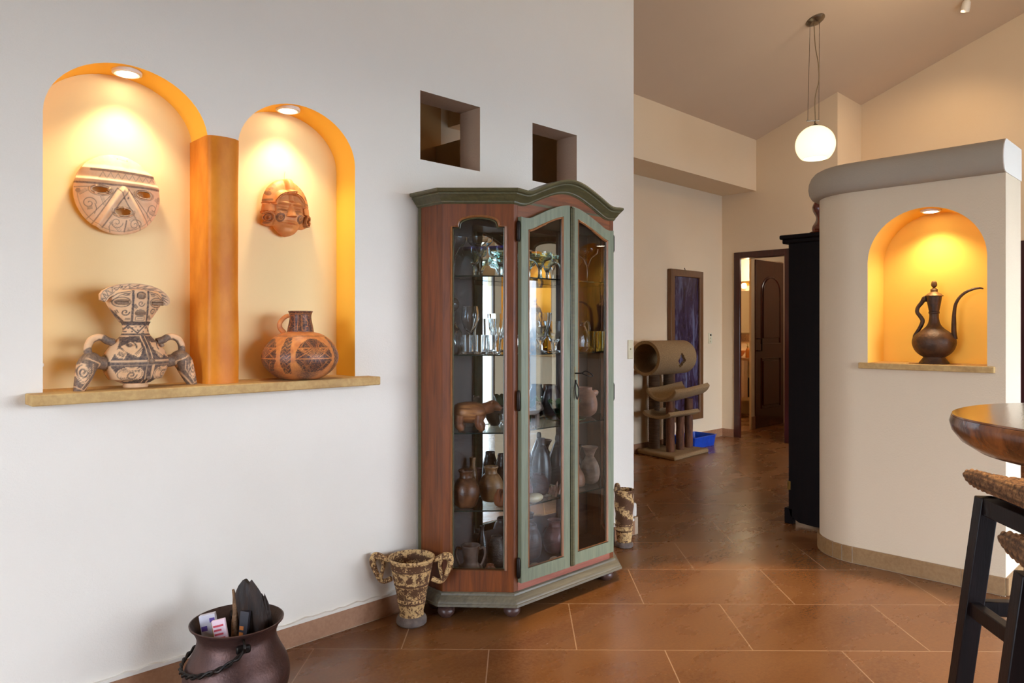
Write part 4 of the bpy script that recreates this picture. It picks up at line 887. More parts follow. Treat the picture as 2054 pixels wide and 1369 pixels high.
def pot(kind, name, label, cat, px, Y, sh, r, h, mt, group=None, n=40, extra=None, base='body'):
    t_ = thing(name, label, cat, (*inside(px, Y, r * 1.02), sh + .0006), 0, group) if extra else None
    e = MB(); e.lathe(smooth_prof([(a * r, b_ * h) for a, b_ in POT[kind]], 4), n)
    o = e.build(base if extra else name, mt, t_, ang=60)
    if not extra: o.location = (*inside(px, Y, r * 1.02), sh + .0006); tag(o, label, cat, group); return o
    extra(t_, r, h, mt); return t_
def two_handles(t_, r, h, mt):
    for s_ in (-1, 1):
        e = MB(); e.tube([(s_ * r * .62, 0, h * .9), (s_ * r * .95, 0, h * .93), (s_ * r * 1.05, 0, h * .75), (s_ * r * .85, 0, h * .5), (s_ * r * .7, 0, h * .44)], r * .085, 10, 6); e.xf(Matrix.Rotation(R(-40), 4, 'Z')); e.build('handle', mt, t_)
def ear_handles(t_, r, h, mt):
    for s_ in (-1, 1):
        e = MB(); e.tube([(s_ * r * .5, 0, h * .92), (s_ * r * .75, 0, h * .98), (s_ * r * .8, 0, h * .82), (s_ * r * .68, 0, h * .74)], r * .07, 8, 5); e.build('handle', mt, t_)
# fourth shelf
pot('round', 'clay_pot', 'shiny brown round pot in front at the left of the fourth shelf', 'pot', 935, 2.46, s4, .060, .165, BRN)
pot('round', 'clay_pot', 'olive-brown pot behind the shiny brown one', 'pot', 948, 2.545, s4, .026, .20, TANC, n=36)
pot('round', 'clay_pot', 'tan round pot right of the shiny brown pot', 'pot', 985, 2.475, s4, .058, .16, clay('ochre', (150, 108, 66), (116, 80, 50)))
pot('squat', 'clay_pot', 'dark glossy lidded pot behind the tan pot', 'pot', 1008, 2.54, s4, .040, .195, DKC)
def fin(t_, r, h, mt):
    for k in range(5):
        e = MB(); a = R(-150 + k * 34); e.tube([(r * .7 * math.cos(a), r * .7 * math.sin(a), h * .3), (r * 1.05 * math.cos(a), r * 1.05 * math.sin(a), h * .8), (r * 1.15 * math.cos(a), r * 1.15 * math.sin(a), h * 1.15)], [r * .3, r * .22, r * .05], 8, 4); e.build('petal', mt, t_)
pot('squat', 'petal_pot', 'small brown pot with upright petals near the corner stile, fourth shelf', 'pot', 1006, 2.365, s4, .035, .075, RDB, extra=fin)
pot('bottle', 'clay_bottle', 'tall black bottle vase behind the left door, fourth shelf', 'vase', 1086, 2.505, s4, .050, .245, DKC)
pot('bottle', 'clay_bottle', 'dark vase half hidden at the left edge of the left door pane', 'vase', 1042, 2.53, s4, .033, .24, DKC)
pot('slim', 'clay_bottle', 'slender dark gourd-shaped bottle by the mirror strip', 'vase', 1118, 2.505, s4, .055, .25, DKC)
pot('squat', 'bulb_pot', 'plum-red bulb pot with pointed lip at the left of the left door', 'pot', 1051, 2.405, s4, .042, .095, PLUM)
pot('squat', 'bulb_pot', 'larger brown-plum bulb pot in front of the black bottle', 'pot', 1080, 2.405, s4, .052, .10, clay('mulberry', (110, 66, 60), (74, 42, 42)))
e = MB(); e.sphere((0, 0, .022), 1, 20, (.05, .03, .022)); o = e.build('seashell', SHELLC, loc=(cx(1072, 2.312), 2.312, s4 + .0006), rz=R(0)); tag(o, 'pale speckled cowrie shell at the front edge of the fourth shelf', 'shell')
t_ = thing('crystal_cluster', 'pinkish crystal cluster right of the cowrie shell', 'mineral', (cx(1112, 2.335), 2.335, s4 + .0006))
rng = random.Random(5)
for k in range(9):
    a = rng.uniform(0, 6.28); q = rng.uniform(.004, .028); l_ = rng.uniform(.025, .06); e = MB(); p0 = Vector((q * math.cos(a), q * math.sin(a), .008)); p1 = p0 + Vector((math.cos(a) * q * .8, math.sin(a) * q * .8, l_)); e.tube([p0, p0.lerp(p1, .7), p1], [.009, .008, .001], 6); e.build('crystal', clay('quartz', (216, 176, 156), (190, 146, 128), .2), t_)
pot('vase', 'clay_vase', 'speckled grey-pink vase with flared mouth behind the right door', 'vase', 1183, 2.41, s4, .052, .185, clay('speckled', (168, 140, 122), (112, 84, 72)))
pot('vase', 'clay_vase', 'dark vase partly hidden behind the meeting stile of the doors', 'vase', 1157, 2.51, s4, .036, .18, DKC)
pot('slim', 'clay_figure', 'small pale bird-necked pot left of the speckled vase', 'pot', 1160, 2.40, s4, .035, .11, PNK)
# third shelf
t_ = thing('animal_vessel', 'brown engraved four-legged animal vessel in front on the third shelf', 'figurine', (2.158, 2.452, s3 + .006), R(-44))
AN = painted('clay_engraved', (150, 92, 54), (110, 62, 38), (206, 140, 84), .4, 20, .15, .4)
e = MB(); e.rings([[(x_, r_ * 1.0 * math.cos(q), .078 + zz_ + r_ * .85 * math.sin(q)) for q in np.linspace(0, 2 * PI, 40, endpoint=False)] for x_, r_, zz_ in ((-.085, .012, .004), (-.08, .03, .004), (-.065, .046, 0), (-.03, .056, -.002), (.01, .056, -.002), (.04, .046, 0), (.058, .03, .004), (.066, .016, .01))])
Pp = np.array([(v[0] * 1000, v[2] * 1000) for v in e.v]); e.paint = draw(Pp, [('l', spiral(-20, 85, 26, 1.6), 5), ('l', spiral(20, 80, 20, 1.4, -1), 4), ('l', [(-70, 60), (50, 50)], 5), ('l', [(-60, 110), (40, 112)], 4), ('f', [(-40, 95), (-15, 100), (-5, 80), (-30, 72)], 1)], 0, 2); e.build('body', AN, t_)
e = MB(); e.tube([(.045, 0, .09), (.075, 0, .098), (.095, 0, .105), (.118, 0, .095), (.128, 0, .088)], [.026, .027, .026, .014, .009], 16, 5); e.sphere((.09, .02, .122), .008, 8); e.sphere((.09, -.02, .122), .008, 8); e.paint = [0.] * len(e.v); e.build('head', AN, t_)
for sx, sy in ((-.055, -.036), (-.055, .036), (.035, -.036), (.035, .036)):
    e = MB(); e.tube([(sx, sy, .065), (sx - .004, sy * 1.1, .03), (sx + .006, sy * 1.15, .012), (sx + .010, sy * 1.15, .0)], [.024, .02, .018, .012], 12, 4); e.paint = [0.] * len(e.v); e.build('leg', AN, t_)
pot('bowl', 'clay_bowl', 'dark wide bowl behind the animal vessel', 'bowl', 992, 2.52, s3, .055, .085, clay('charcoal', (66, 56, 54), (46, 40, 40), .3))
pot('bowl', 'glass_bowl', 'small clear footed bowl near the corner stile, third shelf', 'bowl', 1014, 2.42, s3, .034, .06, CRYS)
e = MB(); e.box((-.03, -.011, 0), (.03, .011, .13)); o = e.build('patterned_box', mat('patterned_dark', (58, 62, 74), (38, 40, 50), .5, 0, 60), loc=(2.064, 2.561, s3 + .0012), bevel=.003); tag(o, 'dark patterned box at the far left of the third shelf', 'box')
t_ = thing('animal_bench', 'small grey carved animal-shaped stool figure behind the left door', 'figurine', (cx(1066, 2.36), 2.36, s3 + .0006), R(-10))
e = MB(); e.box((-.06, -.025, .055), (.03, .025, .085)); e.build('body', GRYC, t_, bevel=.008); e = MB(); e.tube([(.025, 0, .075), (.045, 0, .09), (.062, 0, .075)], [.022, .02, .010], 10, 4); e.sphere((.04, .014, .108), .008, 8); e.sphere((.04, -.014, .108), .008, 8); e.build('head', GRYC, t_)
for sx in (-.05, .022):
    for sy in (-.016, .016): e = MB(); e.tube([(sx, sy, .06), (sx, sy, 0)], [.011, .009], 8); e.build('leg', GRYC, t_)
def leafbowl(label, px, Y, r, h, z=0, plate=False, rz=0):
    e = MB(); n = 60; rg = []
    for f, zz_ in ((.30, 0), (.34, .0), (.55, .25), (.8, .62), (1.0, 1.0), (.97, 1.0), (.76, .66), (.5, .32), (.05, .12)):
        rg.append([(r * f * (1 + .10 * f * abs(math.sin(4.5 * q))) * math.cos(q), r * f * (1 + .10 * f * abs(math.sin(4.5 * q))) * math.sin(q), h * zz_ * (1 + .22 * f * abs(math.sin(4.5 * q)) - .1 * f) + .0) for q in np.linspace(0, 2 * PI, n, endpoint=False)])
    e.rings(rg); o = e.build('leaf_bowl', GRN, loc=(cx(px, Y), Y, s3 + .0006 + z), rz=rz); return tag(o, label, 'bowl')
e = MB(); e.lathe([(.05, 0), (.055, .003), (.085, .010), (.10, .016), (.098, .019), (.08, .013), (.03, .008)], 48); o = e.build('leaf_plate', GRN, loc=(cx(1134, 2.375), 2.375, s3 + .0006)); tag(o, 'green glazed plate under the leaf bowl', 'plate')
leafbowl('green glazed cabbage-leaf bowl on its plate behind both doors', 1132, 2.375, .076, .085, .0125)
leafbowl('darker green leaf bowl behind at the left edge of the left door', 1062, 2.49, .06, .11, 0, False, R(30))
pot('squat', 'clay_jar', 'dark shouldered jar behind the green leaf bowl', 'jar', 1106, 2.53, s3, .048, .165, clay('aubergine', (70, 52, 56), (48, 36, 40), .35))
def beak(t_, r, h, mt):
    e = MB(); e.tube([(r * .75, -.2 * r, h * .74), (r * 1.08, -.25 * r, h * .80), (r * 1.3, -.3 * r, h * .82)], [r * .26, r * .24, r * .06], 10, 4); e.build('head_lug', mt, t_)
pot('squat', 'effigy_pot', 'pinkish round pot with an animal-head lug behind the right door', 'pot', 1172, 2.45, s3, .068, .15, clay('banded', (184, 132, 106), (138, 92, 76)), extra=beak)
# cabinet floor
jm = painted('jug_grey_line', (128, 104, 92), (100, 80, 70), (200, 186, 168), .5, 20, .15, .3)
def jugh(t_, r, h, mt): two_handles(t_, r, h, mt)
t_ = pot('jug', 'two_handled_jug', 'grey-brown two-handled jug with line drawing on the cabinet floor', 'jug', 944, 2.43, s5, .062, .158, jm, extra=jugh)
for ch in t_.children:
    me = ch.data; P_ = np.array([v.co[:] for v in me.vertices])
    a_ = np.arctan2(P_[:, 0] + .0, -P_[:, 1]) * 62 - 20; z_ = P_[:, 2] * 1000
    pv = draw(np.stack([a_, z_], 1), [('l', [(-70, 55), (-55, 30), (-20, 32), (-15, 60), (-45, 58)], 3.5), ('l', [(10, 62), (5, 30), (45, 40), (50, 60), (25, 62)], 3.5), ('l', [(-10, 70), (10, 82)], 3.5), ('l', [(-25, 14), (20, 14)], 5)], 0, 1.2) if ch.name.startswith('body') else np.zeros(len(P_))
    at = me.attributes.new('paint', 'FLOAT', 'POINT'); at.data.foreach_set('value', pv.astype(np.float32))
pot('bottle', 'clay_bottle', 'dark glossy bottle behind the two-handled jug', 'vase', 967, 2.54, s5, .029, .20, DKC)
pot('squat', 'clay_pot', 'textured dark pot right of the two-handled jug', 'pot', 996, 2.50, s5, .045, .15, clay('rough_dark', (84, 66, 56), (56, 44, 38), .6, .5))
pot('squat', 'clay_pot', 'small round brown pot in front of the textured dark pot', 'pot', 983, 2.40, s5, .028, .07, RDB)
pot('bowl', 'clay_bowl', 'small pale bowl by the corner stile on the cabinet floor', 'bowl', 1003, 2.345, s5, .04, .045, GRYC)
pot('squat', 'clay_pot', 'dusky round pot at the left behind the left door on the cabinet floor', 'pot', 1062, 2.48, s5, .06, .17, clay('dusk', (92, 64, 54), (64, 44, 40)))
pot('round', 'clay_pot', 'purple-brown round pot by the mirror strip on the cabinet floor', 'pot', 1112, 2.475, s5, .06, .165, clay('purplebrown', (118, 76, 72), (84, 54, 54)))
for px, Y, r_, lb in ((1046, 2.40, .028, 'white shell at the left edge of the left door on the cabinet floor'), (1074, 2.325, .036, 'larger pale shell at the front of the cabinet floor'), (1112, 2.35, .028, 'white shell below the purple-brown pot')):
    e = MB(); e.sphere((0, 0, r_ * .6), r_, 18, (1.2, .9, .6)); e.tube([(r_ * .8, 0, r_ * .6), (r_ * 1.5, 0, r_ * .5), (r_ * 1.8, 0, r_ * .35)], [r_ * .4, r_ * .22, r_ * .04], 8, 3); o = e.build('seashell', SHELLC, loc=(cx(px, Y), Y, s5 + .001), rz=R(40)); tag(o, lb, 'shell')

# ------------------------------------------------------------------ floor pieces by the wall
WORN = None
m, t, b = nodes('worn_cream_brown'); WORN = m
v = texco(t); n1 = noise(t, v, 130, 6, .75); n2 = noise(t, v, 42, 6, .7); at = t.nodes.new('ShaderNodeAttribute'); at.attribute_name = 'paint'
sm = t.nodes.new('ShaderNodeMath'); sm.operation = 'ADD'; t.links.new(n1, sm.inputs[0]); t.links.new(n2, sm.inputs[1])
s2_ = t.nodes.new('ShaderNodeMath'); s2_.operation = 'MULTIPLY_ADD'; t.links.new(at.outputs['Fac'], s2_.inputs[0]); s2_.inputs[1].default_value = .34; t.links.new(sm.outputs[0], s2_.inputs[2])
t.links.new(ramp(t, s2_.outputs[0], [(.80, lin((214, 178, 122))), (1.0, lin((190, 148, 92))), (1.08, lin((116, 76, 34))), (1.25, lin((72, 44, 26)))][0:1] + [(.95, lin((206, 168, 112)))] + [(1.0, lin((92, 58, 30)))]), b.inputs['Base Color'])
b.inputs['Roughness'].default_value = .7; bump(t, b, s2_.outputs[0], .5, .004)
hv = t.nodes.new('ShaderNodeMath'); hv.operation = 'MULTIPLY'; hv.inputs[1].default_value = .93; t.links.new(s2_.outputs[0], hv.inputs[0])
for l in list(t.links):
    if l.to_node.type == 'VALTORGB': t.links.new(hv.outputs[0], l.to_node.inputs[0])
STONE = mat('grey_stone', (128, 112, 100), (88, 76, 70), .7, 0, 22, .3)
t_ = thing('handled_vase', 'cream and brown carved vase with two large handles left of the cabinet', 'vase', (1.872, 2.518, 0), R(-44))
pr = [(.052, .036), (.050, .05), (.054, .07), (.058, .092), (.0605, .094), (.0605, .098), (.060, .112), (.0625, .114), (.0625, .118), (.066, .14), (.072, .168), (.0745, .171), (.0745, .176), (.079, .20), (.0845, .232), (.087, .235), (.087, .241), (.091, .262), (.095, .272), (.0985, .277), (.098, .284), (.093, .284), (.088, .272), (.074, .19), (.05, .07), (.02, .06)]
dense = []
for (a, b_), (c_, d_) in zip(pr[:-1], pr[1:]): dense += [(a + (c_ - a) * k / 4, b_ + (d_ - b_) * k / 4) for k in range(4)]
dense.append(pr[-1])
e = MB(); e.lathe(dense, 160)
A_ = np.arctan2([v_[0] for v_ in e.v], [-v_[1] for v_ in e.v]) * 80; Z_ = np.array([v_[2] * 1000 for v_ in e.v]); Pp = np.stack([A_, Z_], 1)
ops = [('l', [(-400, 96), (400, 96)], 3.5), ('l', [(-400, 116), (400, 116)], 3), ('l', [(-400, 174), (400, 174)], 4.5), ('l', [(-400, 238), (400, 238)], 4.5)] + [('f', [(-400, 244), (400, 244), (400, 266), (-400, 266)], .55), ('f', [(-400, 122), (400, 122), (400, 168), (-400, 168)], .35)]
for c0 in np.arange(-210, 260, 84):
    for k in range(5): ops.append(('l', [(c0, 206), (c0 + 15 * math.sin(2 * PI * k / 5), 206 + 15 * math.cos(2 * PI * k / 5))], 3.5))
    ops += [('f', [(c0 + 26, 198), (c0 + 48, 222), (c0 + 56, 196), (c0 + 40, 188)], .9)]
for c0 in np.arange(-230, 240, 20): ops.append(('e', c0, 106, 3, 4, 1))
e.paint = draw(Pp, ops, 0, 1.2); e.build('body', WORN, t_, ang=50)
e = MB(); e.lathe([(.002, 0), (.058, 0), (.064, .006), (.065, .02), (.060, .032), (.053, .038), (.002, .038)], 48); e.build('foot', STONE, t_)
for s_ in (-1, 1):
    e = MB(); e.tube([(s_ * .092, 0, .268), (s_ * .112, 0, .274), (s_ * .138, 0, .284), (s_ * .158, 0, .282), (s_ * .165, 0, .258), (s_ * .155, 0, .225), (s_ * .138, 0, .190), (s_ * .118, 0, .178), (s_ * .086, 0, .190)], [.010, .011, .015, .017, .014, .011, .010, .010, .011], 14, 6, flat=1.3)
    e.tube([(s_ * .128, 0, .276), (s_ * .120, 0, .25), (s_ * .126, 0, .215), (s_ * .132, 0, .192)], [.012, .008, .008, .009], 10, 6); e.paint = [.12] * len(e.v); e.build('handle', WORN, t_)
t_ = thing('floor_vase', 'tall cream and brown carved cylinder vase right of the cabinet', 'vase', (3.405, 2.548, 0), R(-44))
pr = [(.040, .03), (.044, .06), (.048, .095), (.0505, .097), (.0505, .103), (.048, .112), (.0505, .118), (.0515, .124), (.049, .13), (.052, .20), (.054, .26), (.056, .31), (.0595, .325), (.058, .330), (.052, .33), (.046, .28), (.03, .2)]
dense = []
for (a, b_), (c_, d_) in zip(pr[:-1], pr[1:]): dense += [(a + (c_ - a) * k / 8, b_ + (d_ - b_) * k / 8) for k in range(8)]
e = MB(); e.lathe(dense + [pr[-1]], 140); q = []
for x, y, z in e.v:
    r_ = math.hypot(x, y); k = 1
    if .13 < z < .315 and r_ > .047: k = 1 + .045 * math.sin(math.atan2(y, x) * 2 + z * 60) * min(1, (z - .13) * 20)
    q.append((x * k, y * k, z))
e.v = q; A_ = np.arctan2([v_[0] for v_ in q], [-v_[1] for v_ in q]); Z_ = np.array([v_[2] for v_ in q])
e.paint = np.clip(.55 - .6 * np.sin(A_ * 2 + Z_ * 60 + 2.0), 0, 1) * (Z_ > .13) * .8 + .9 * (np.abs(Z_ - .097) < .003) + .9 * (np.abs(Z_ - .127) < .003); e.build('body', WORN, t_, ang=60)
e = MB(); e.lathe([(.002, 0), (.046, 0), (.052, .006), (.052, .020), (.044, .030), (.002, .032)], 40); e.build('foot', STONE, t_)
e = MB(); e.tube([(-.045, .03, .318), (-.04, .035, .345), (-.028, .045, .345), (-.02, .05, .322)], [.008, .01, .01, .008], 10, 4); e.paint = [.3] * len(e.v); e.build('rim_lug', WORN, t_)

# copper cauldron and its contents
COP = mat('aged_copper', (98, 70, 62), (62, 44, 42), .48, .65, 7, .12, 120, (1, 1, 1), .5, 0, .3, .7, .8)
COPIN = mat('copper_inside', (88, 66, 54), (58, 44, 38), .6, .6, 12, .2, 80)
PXX, PYY = 1.036, 2.346
ck = thing('copper_cauldron', 'round aged copper cauldron with twisted iron handle against the wall', 'cauldron', (PXX, PYY, 0), R(-44))
pr = smooth_prof([(.05, .0), (.10, .008), (.148, .05), (.166, .105), (.160, .155), (.138, .20), (.125, .232), (.124, .255), (.135, .280), (.146, .292)], 6)
e = MB(); e.lathe(pr + [(.147, .297), (.143, .298)], 80, cap=False); e.f.append(tuple(range(80))[::-1]); e.build('shell', COP, ck, ang=60)
e = MB(); e.lathe([(.143, .298), (.132, .282), (.121, .256), (.122, .232), (.134, .2), (.155, .155), (.160, .105), (.142, .052), (.098, .012), (.001, .008)], 80, cap=False); e.build('lining', COPIN, ck, ang=60)
for a in (0, 180):
    e = MB(); ang_ = R(a - 62); q = Matrix.Rotation(ang_, 4, 'Z')
    e.tube([(.140 + .0 + .020 * math.cos(k), .020 * math.sin(k) * .0, .262 + .018 * math.sin(k)) for k in np.linspace(0, 2 * PI, 17)[:-1]], .0045, 8, closed=True); e.xf(q)
    e.build('ring_lug', M['iron'], ck)
    e = MB(); e.box((.126, -.022, .236), (.140, .022, .262)); e.xf(q); e.build('lug_plate', M['iron'], ck, bevel=.006)
bl = []; tw = MB()
for k in range(61):
    f = k / 60; a = R(-62) - R(180) * f; rr_ = .152 + .018 * math.sin(PI * f); bl.append((rr_ * math.cos(a), rr_ * math.sin(a), .250 - .085 * math.sin(PI * f) ** .8))
for ph in (0, PI):
    pts = []
    for k in range(61):
        p = Vector(bl[k]); pts.append(p + Vector((math.cos(k * .9 + ph) * .003, math.sin(k * .9 + ph) * .003, math.sin(k * .9 + ph) * .004)))
    tw.tube(pts, .0045, 7, 2)
tw.build('bail_handle', M['iron'], ck)
def standing(name, label, cat, px, Zd, bz, w_, d_, h_, tilt, roll, yaw, mt):
    o = None; e = MB(); e.box((-w_ / 2, -d_ / 2, 0), (w_ / 2, d_ / 2, h_)); return e
def cauldron_pt(dx, dy, z): return (PXX + dx * sa + dy * ca, PYY - dx * ca + dy * sa, z)     # dx to the right, dy away
PAP = mat('white_card', (206, 202, 210), (190, 186, 196), .6, 0, 30); 
def cardbox(name, label, dx, dy, z, w_, d_, h_, rx, ry, rz, face, marks):
    t_ = thing(name, label, 'box', cauldron_pt(dx, dy, z), 0); t_.rotation_euler = (R(rx), R(ry), R(rz) + YAW - R(90))
    e = MB(); e.box((-w_ / 2, -d_ / 2, 0), (w_ / 2, d_ / 2, h_)); e.build('carton', face, t_, bevel=.0015)
    for (x0, z0, x1, z1, mt) in marks: e = MB(); e.box((x0, -d_ / 2 - .0008, z0), (x1, -d_ / 2 + .0005, z1)); e.build('print', mt, t_)
VIO = mat('violet_print', (96, 70, 150), (86, 60, 140), .5); REDP = mat('red_print', (206, 72, 84), (190, 60, 72), .5); PNKC = mat('pink_card', (236, 206, 212), (228, 196, 204), .6); ORG = mat('orange_print', (190, 110, 40), (170, 92, 30), .5); YEL = mat('yellow_card', (214, 160, 30), (200, 146, 24), .5); NAV = mat('dark_card', (44, 38, 44), (34, 30, 36), .5); GRC = mat('grey_card', (150, 140, 152), (132, 122, 136), .6)
cardbox('carton_box', 'white and grey carton with violet marks at the left of the cauldron', -.070, -.015, .185, .050, .022, .135, -6, -10, 12, PAP, [(-.022, .085, -.004, .100, VIO), (.006, .108, .022, .122, VIO), (-.024, .0, .024, .055, GRC)])
cardbox('card_packet', 'pink and white packet printed in red inside the cauldron', -.018, -.055, .200, .042, .012, .118, -6, -12, 6, PNKC, [(-.018, .018 + .013 * k, .014 - .004 * (k % 3), .024 + .013 * k, REDP) for k in range(7)])
cardbox('card_packet', 'yellow packet edge behind the red printed packet', -.036, -.035, .200, .036, .012, .106, -4, -10, 0, YEL, [])
cardbox('card_packet', 'dark packet with orange print standing in the cauldron', .026, -.030, .195, .030, .014, .140, -3, 4, -10, NAV, [(-.012, .02 + .02 * k, .002, .032 + .02 * k, ORG) for k in range(4)])
def bark(name, label, dx, dy, z, h_, w_, tilt, seed, mt):
    rng = random.Random(seed); e = MB(); rg = []
    for j in range(26):
        f = j / 25; wd = w_ * (.82 + .22 * math.sin(PI * f * .9)) * math.sqrt(max(.02, 1 - (max(0, f - .78) / .235) ** 2)) * (.96 + .08 * rng.random()); n = 28
        rg.append([(wd * math.cos(q) * (1 + .10 * math.sin(5 * q + f * 9)) + tilt * f * h_, .45 * wd * math.sin(q) * (1 + .2 * math.sin(7 * q + 3 * f)) + .012 * math.sin(f * 5), f * h_ + (.006 * math.sin(3 * q + seed) if j == 25 else 0)) for q in np.linspace(0, 2 * PI, n, endpoint=False)])
    e.rings(rg); o = e.build(name, mt, loc=cauldron_pt(dx, dy, z), rz=YAW - R(90), ang=50); return tag(o, label, 'wood')
BARK = mat('dark_bark', (52, 33, 21), (26, 17, 12), .65, 0, 14, .6, 30, (3, 3, .6)); 
bark('bark_slab', 'large dark curved slab of bark sticking out of the cauldron', .062, .005, .08, .345, .047, -.08, 2, BARK)
bark('bark_slab', 'narrower strip of bark behind the large dark slab', .092, .030, .08, .29, .022, -.05, 7, BARK)
e = MB(); rng = random.Random(4); e.tube([(rng.uniform(-.003, .003) - .012 * k / 9, 0, k * .025) for k in range(10)], [.012, .013, .012, .0125, .011, .0105, .009, .008, .006, .004], 10, 3)
o = e.build('dry_stick', mat('dry_wood', (140, 104, 70), (98, 70, 46), .8, 0, 40, .5), loc=cauldron_pt(.002, -.005, .175), rz=0); tag(o, 'dry brown seed stalk upright between the packets', 'stick')
# ------------------------------------------------------------------ hall furniture
DKW = wood('black_brown_wood', (20, 10, 9), (12, 7, 7), 'Z', .6, 4, .0); DKW.node_tree.nodes['Principled BSDF'].inputs['Specular IOR Level'].default_value = .12
t_ = thing('tall_cupboard', 'tall near-black wooden cupboard between the curved wall and the doorway', 'cupboard', (4.56, 1.60, 0))
mb = MB(); mb.slab([(0, .0), (.5, .0), (.53, .0), (.53, .12), (.515, .12), (.515, 1.83), (0, 1.83)], [], 0, .025); mb.v = [(y, x, z) for x, y, z in mb.v]
mb = MB(); mb.slab([(.0, .005), (.36, .012), (.44, .02), (.49, .05), (.505, .10), (.505, 1.83), (0, 1.83)], [], 0, .025); mb.v = [(y, x, z) for x, y, z in mb.v]; mb.build('side_board', DKW, t_)
mb = MB(); mb.box((.026, .0, .10), (1.0, .49, 1.83)); mb.build('carcass', DKW, t_)
mb = MB(); mb.box((-.012, 0, 1.80), (1.03, .545, 1.83)); mb.box((-.022, 0, 1.828), (1.04, .56, 1.856)); mb.build('cornice', DKW, t_, bevel=.008)
for s_ in (0, 1):
    mb = MB(); mb.box((.03 + s_ * .49, .49, .14), (.50 + s_ * .49, .515, 1.79)); d_ = mb.build('door', DKW, t_, bevel=.003)
    mb = MB(); mb.sphere((.47 + s_ * .08, .528, .95), .014, 12); mb.build('knob', M['iron'], d_)
for x_ in (.0, .96):
    mb = MB(); mb.box((x_, .48, 0), (x_ + .05, .535, .10)); mb.build('foot', DKW, t_, bevel=.004)
mb = MB(); mb.box((-.004, .492, .22), (.008, .512, .275)); mb.build('hinge', mat('old_brass', (150, 116, 56), (110, 84, 40), .4, .8), t_)
mb = MB(); rg = []
for j in range(30):
    f = j / 29; rr_ = .055 + .012 * math.sin(f * 13) + .02 * (f < .04); rg.append([(rr_ * math.cos(q) * (1 + .12 * math.sin(4 * q + f * 6)), rr_ * math.sin(q), f * .27) for q in np.linspace(0, 2 * PI, 24, endpoint=False)])
mb.rings(rg); o = mb.build('carved_statuette', wood('red_carving', (120, 48, 24), (70, 24, 14), 'Z', .25, 9, .5), loc=(4.66, 1.925, 1.857)); tag(o, 'glossy red-brown carved piece on top of the tall dark cupboard', 'carving')
# cat tree
CARP = mat('beige_carpet', (160, 132, 94), (132, 106, 74), .95, 0, 120, .6, 260); SIS = mat('sisal_rope', (112, 84, 58), (84, 60, 42), .9, 0, 30, .9, 130, (.1, .1, 6)); LOG = mat('cedar_log', (116, 70, 40), (72, 42, 26), .75, 0, 12, .4, 40, (3, 3, .6)); CARPIN = mat('carpet_inside', (104, 88, 64), (84, 70, 50), .95, 0, 90, .5, 200)
ct = thing('cat_tree', 'beige carpeted cat tree with tunnel, hammock and log posts', 'cat tree', (6.28, 4.12, 0))
mb = MB(); mb.prism([(-.34, -.27), (.34, -.23), (.31, .25), (-.23, .25)], 0, .045); mb.build('base_board', CARP, ct, bevel=.015)
def post(name, x, y, r, z0, z1, mt, ribs=0):
    e = MB(); n = max(6, int((z1 - z0) / .006)) if ribs else 10
    e.lathe([(r * (1 + (.035 * math.sin(k * 2.1) if ribs else .04 * math.sin(k * 1.7))), z0 + (z1 - z0) * k / n) for k in range(n + 1)], 24, x, y); e.build(name, mt, ct)
post('sisal_post', -.05, .165, .055, .044, .83, SIS, 1); post('sisal_post', .21, .165, .055, .044, .83, SIS, 1)
post('log_post', -.13, -.08, .042, .044, .545, LOG); post('log_post', .06, -.07, .040, .044, .375, LOG); post('log_post', .25, -.05, .042, .044, .545, LOG)
def tunnel(x0, x1, y, z, ro, ri):
    n = 72; cells = []
    e = MB(); nx = 40; Hx, Hz = (x1 - x0) * .56, R(-38)         # a rounded diamond window on the near side
    def rm(i, j):
        f = (i + .5) / nx; a = 2 * PI * (j + .5) / n; da = ((a - R(190) + PI) % (2 * PI) - PI)
        return abs((f - .60) * (x1 - x0)) / .075 + abs(da * ro) / .082 < 1
    for r_ in (ro, ri):
        for i in range(nx + 1):
            for j in range(n): a = 2 * PI * j / n; e.v.append((x0 + (x1 - x0) * i / nx, y + r_ * math.cos(a), z + r_ * math.sin(a)))
    B_ = (nx + 1) * n
    for i in range(nx):
        for j in range(n):
            k = (j + 1) % n; q = (i * n + j, i * n + k, (i + 1) * n + k, (i + 1) * n + j)
            if rm(i, j): continue
            e.f += [q, tuple(v_ + B_ for v_ in q)[::-1]]
            for (ii, jj, p0, p1) in ((i - 1, j, i * n + j, i * n + k), (i + 1, j, (i + 1) * n + j, (i + 1) * n + k), (i, (j - 1) % n, i * n + j, (i + 1) * n + j), (i, k, i * n + k, (i + 1) * n + k)):
                if ii < 0 or ii >= nx or rm(ii, jj): e.f.append((p0, p1, p1 + B_, p0 + B_))
    return e
tunnel(-.32, .34, .085, .965 + .0, .172, .142).build('tunnel', CARP, ct, ang=50)
def trough(name, x0, x1, y, z, wd, dp, th_, lift=0):
    e = MB(); n = 22; rg = []
    for i in range(9):
        f = i / 8; x_ = x0 + (x1 - x0) * f; lz = lift * max(0, f - .3)
        a = [(x_, y + wd / 2 * math.sin(R(-80 + 160 * k / n)), z + lz + dp * (1 - math.cos(R(-80 + 160 * k / n)) ) - 0) for k in range(n + 1)]
        b_ = [(x_, y + (wd / 2 - th_) * math.sin(R(80 - 160 * k / n)), z + lz + th_ + (dp - .0) * (1 - math.cos(R(80 - 160 * k / n)))) for k in range(n + 1)]
        rg.append(a + b_)
    e.rings(rg); e.build(name, CARP, ct, bevel=.008)
trough('hammock', -.26, .36, -.055, .54, .36, .13, .028, .05)
trough('low_perch', -.26, .28, -.0, .37, .34, .06, .028)
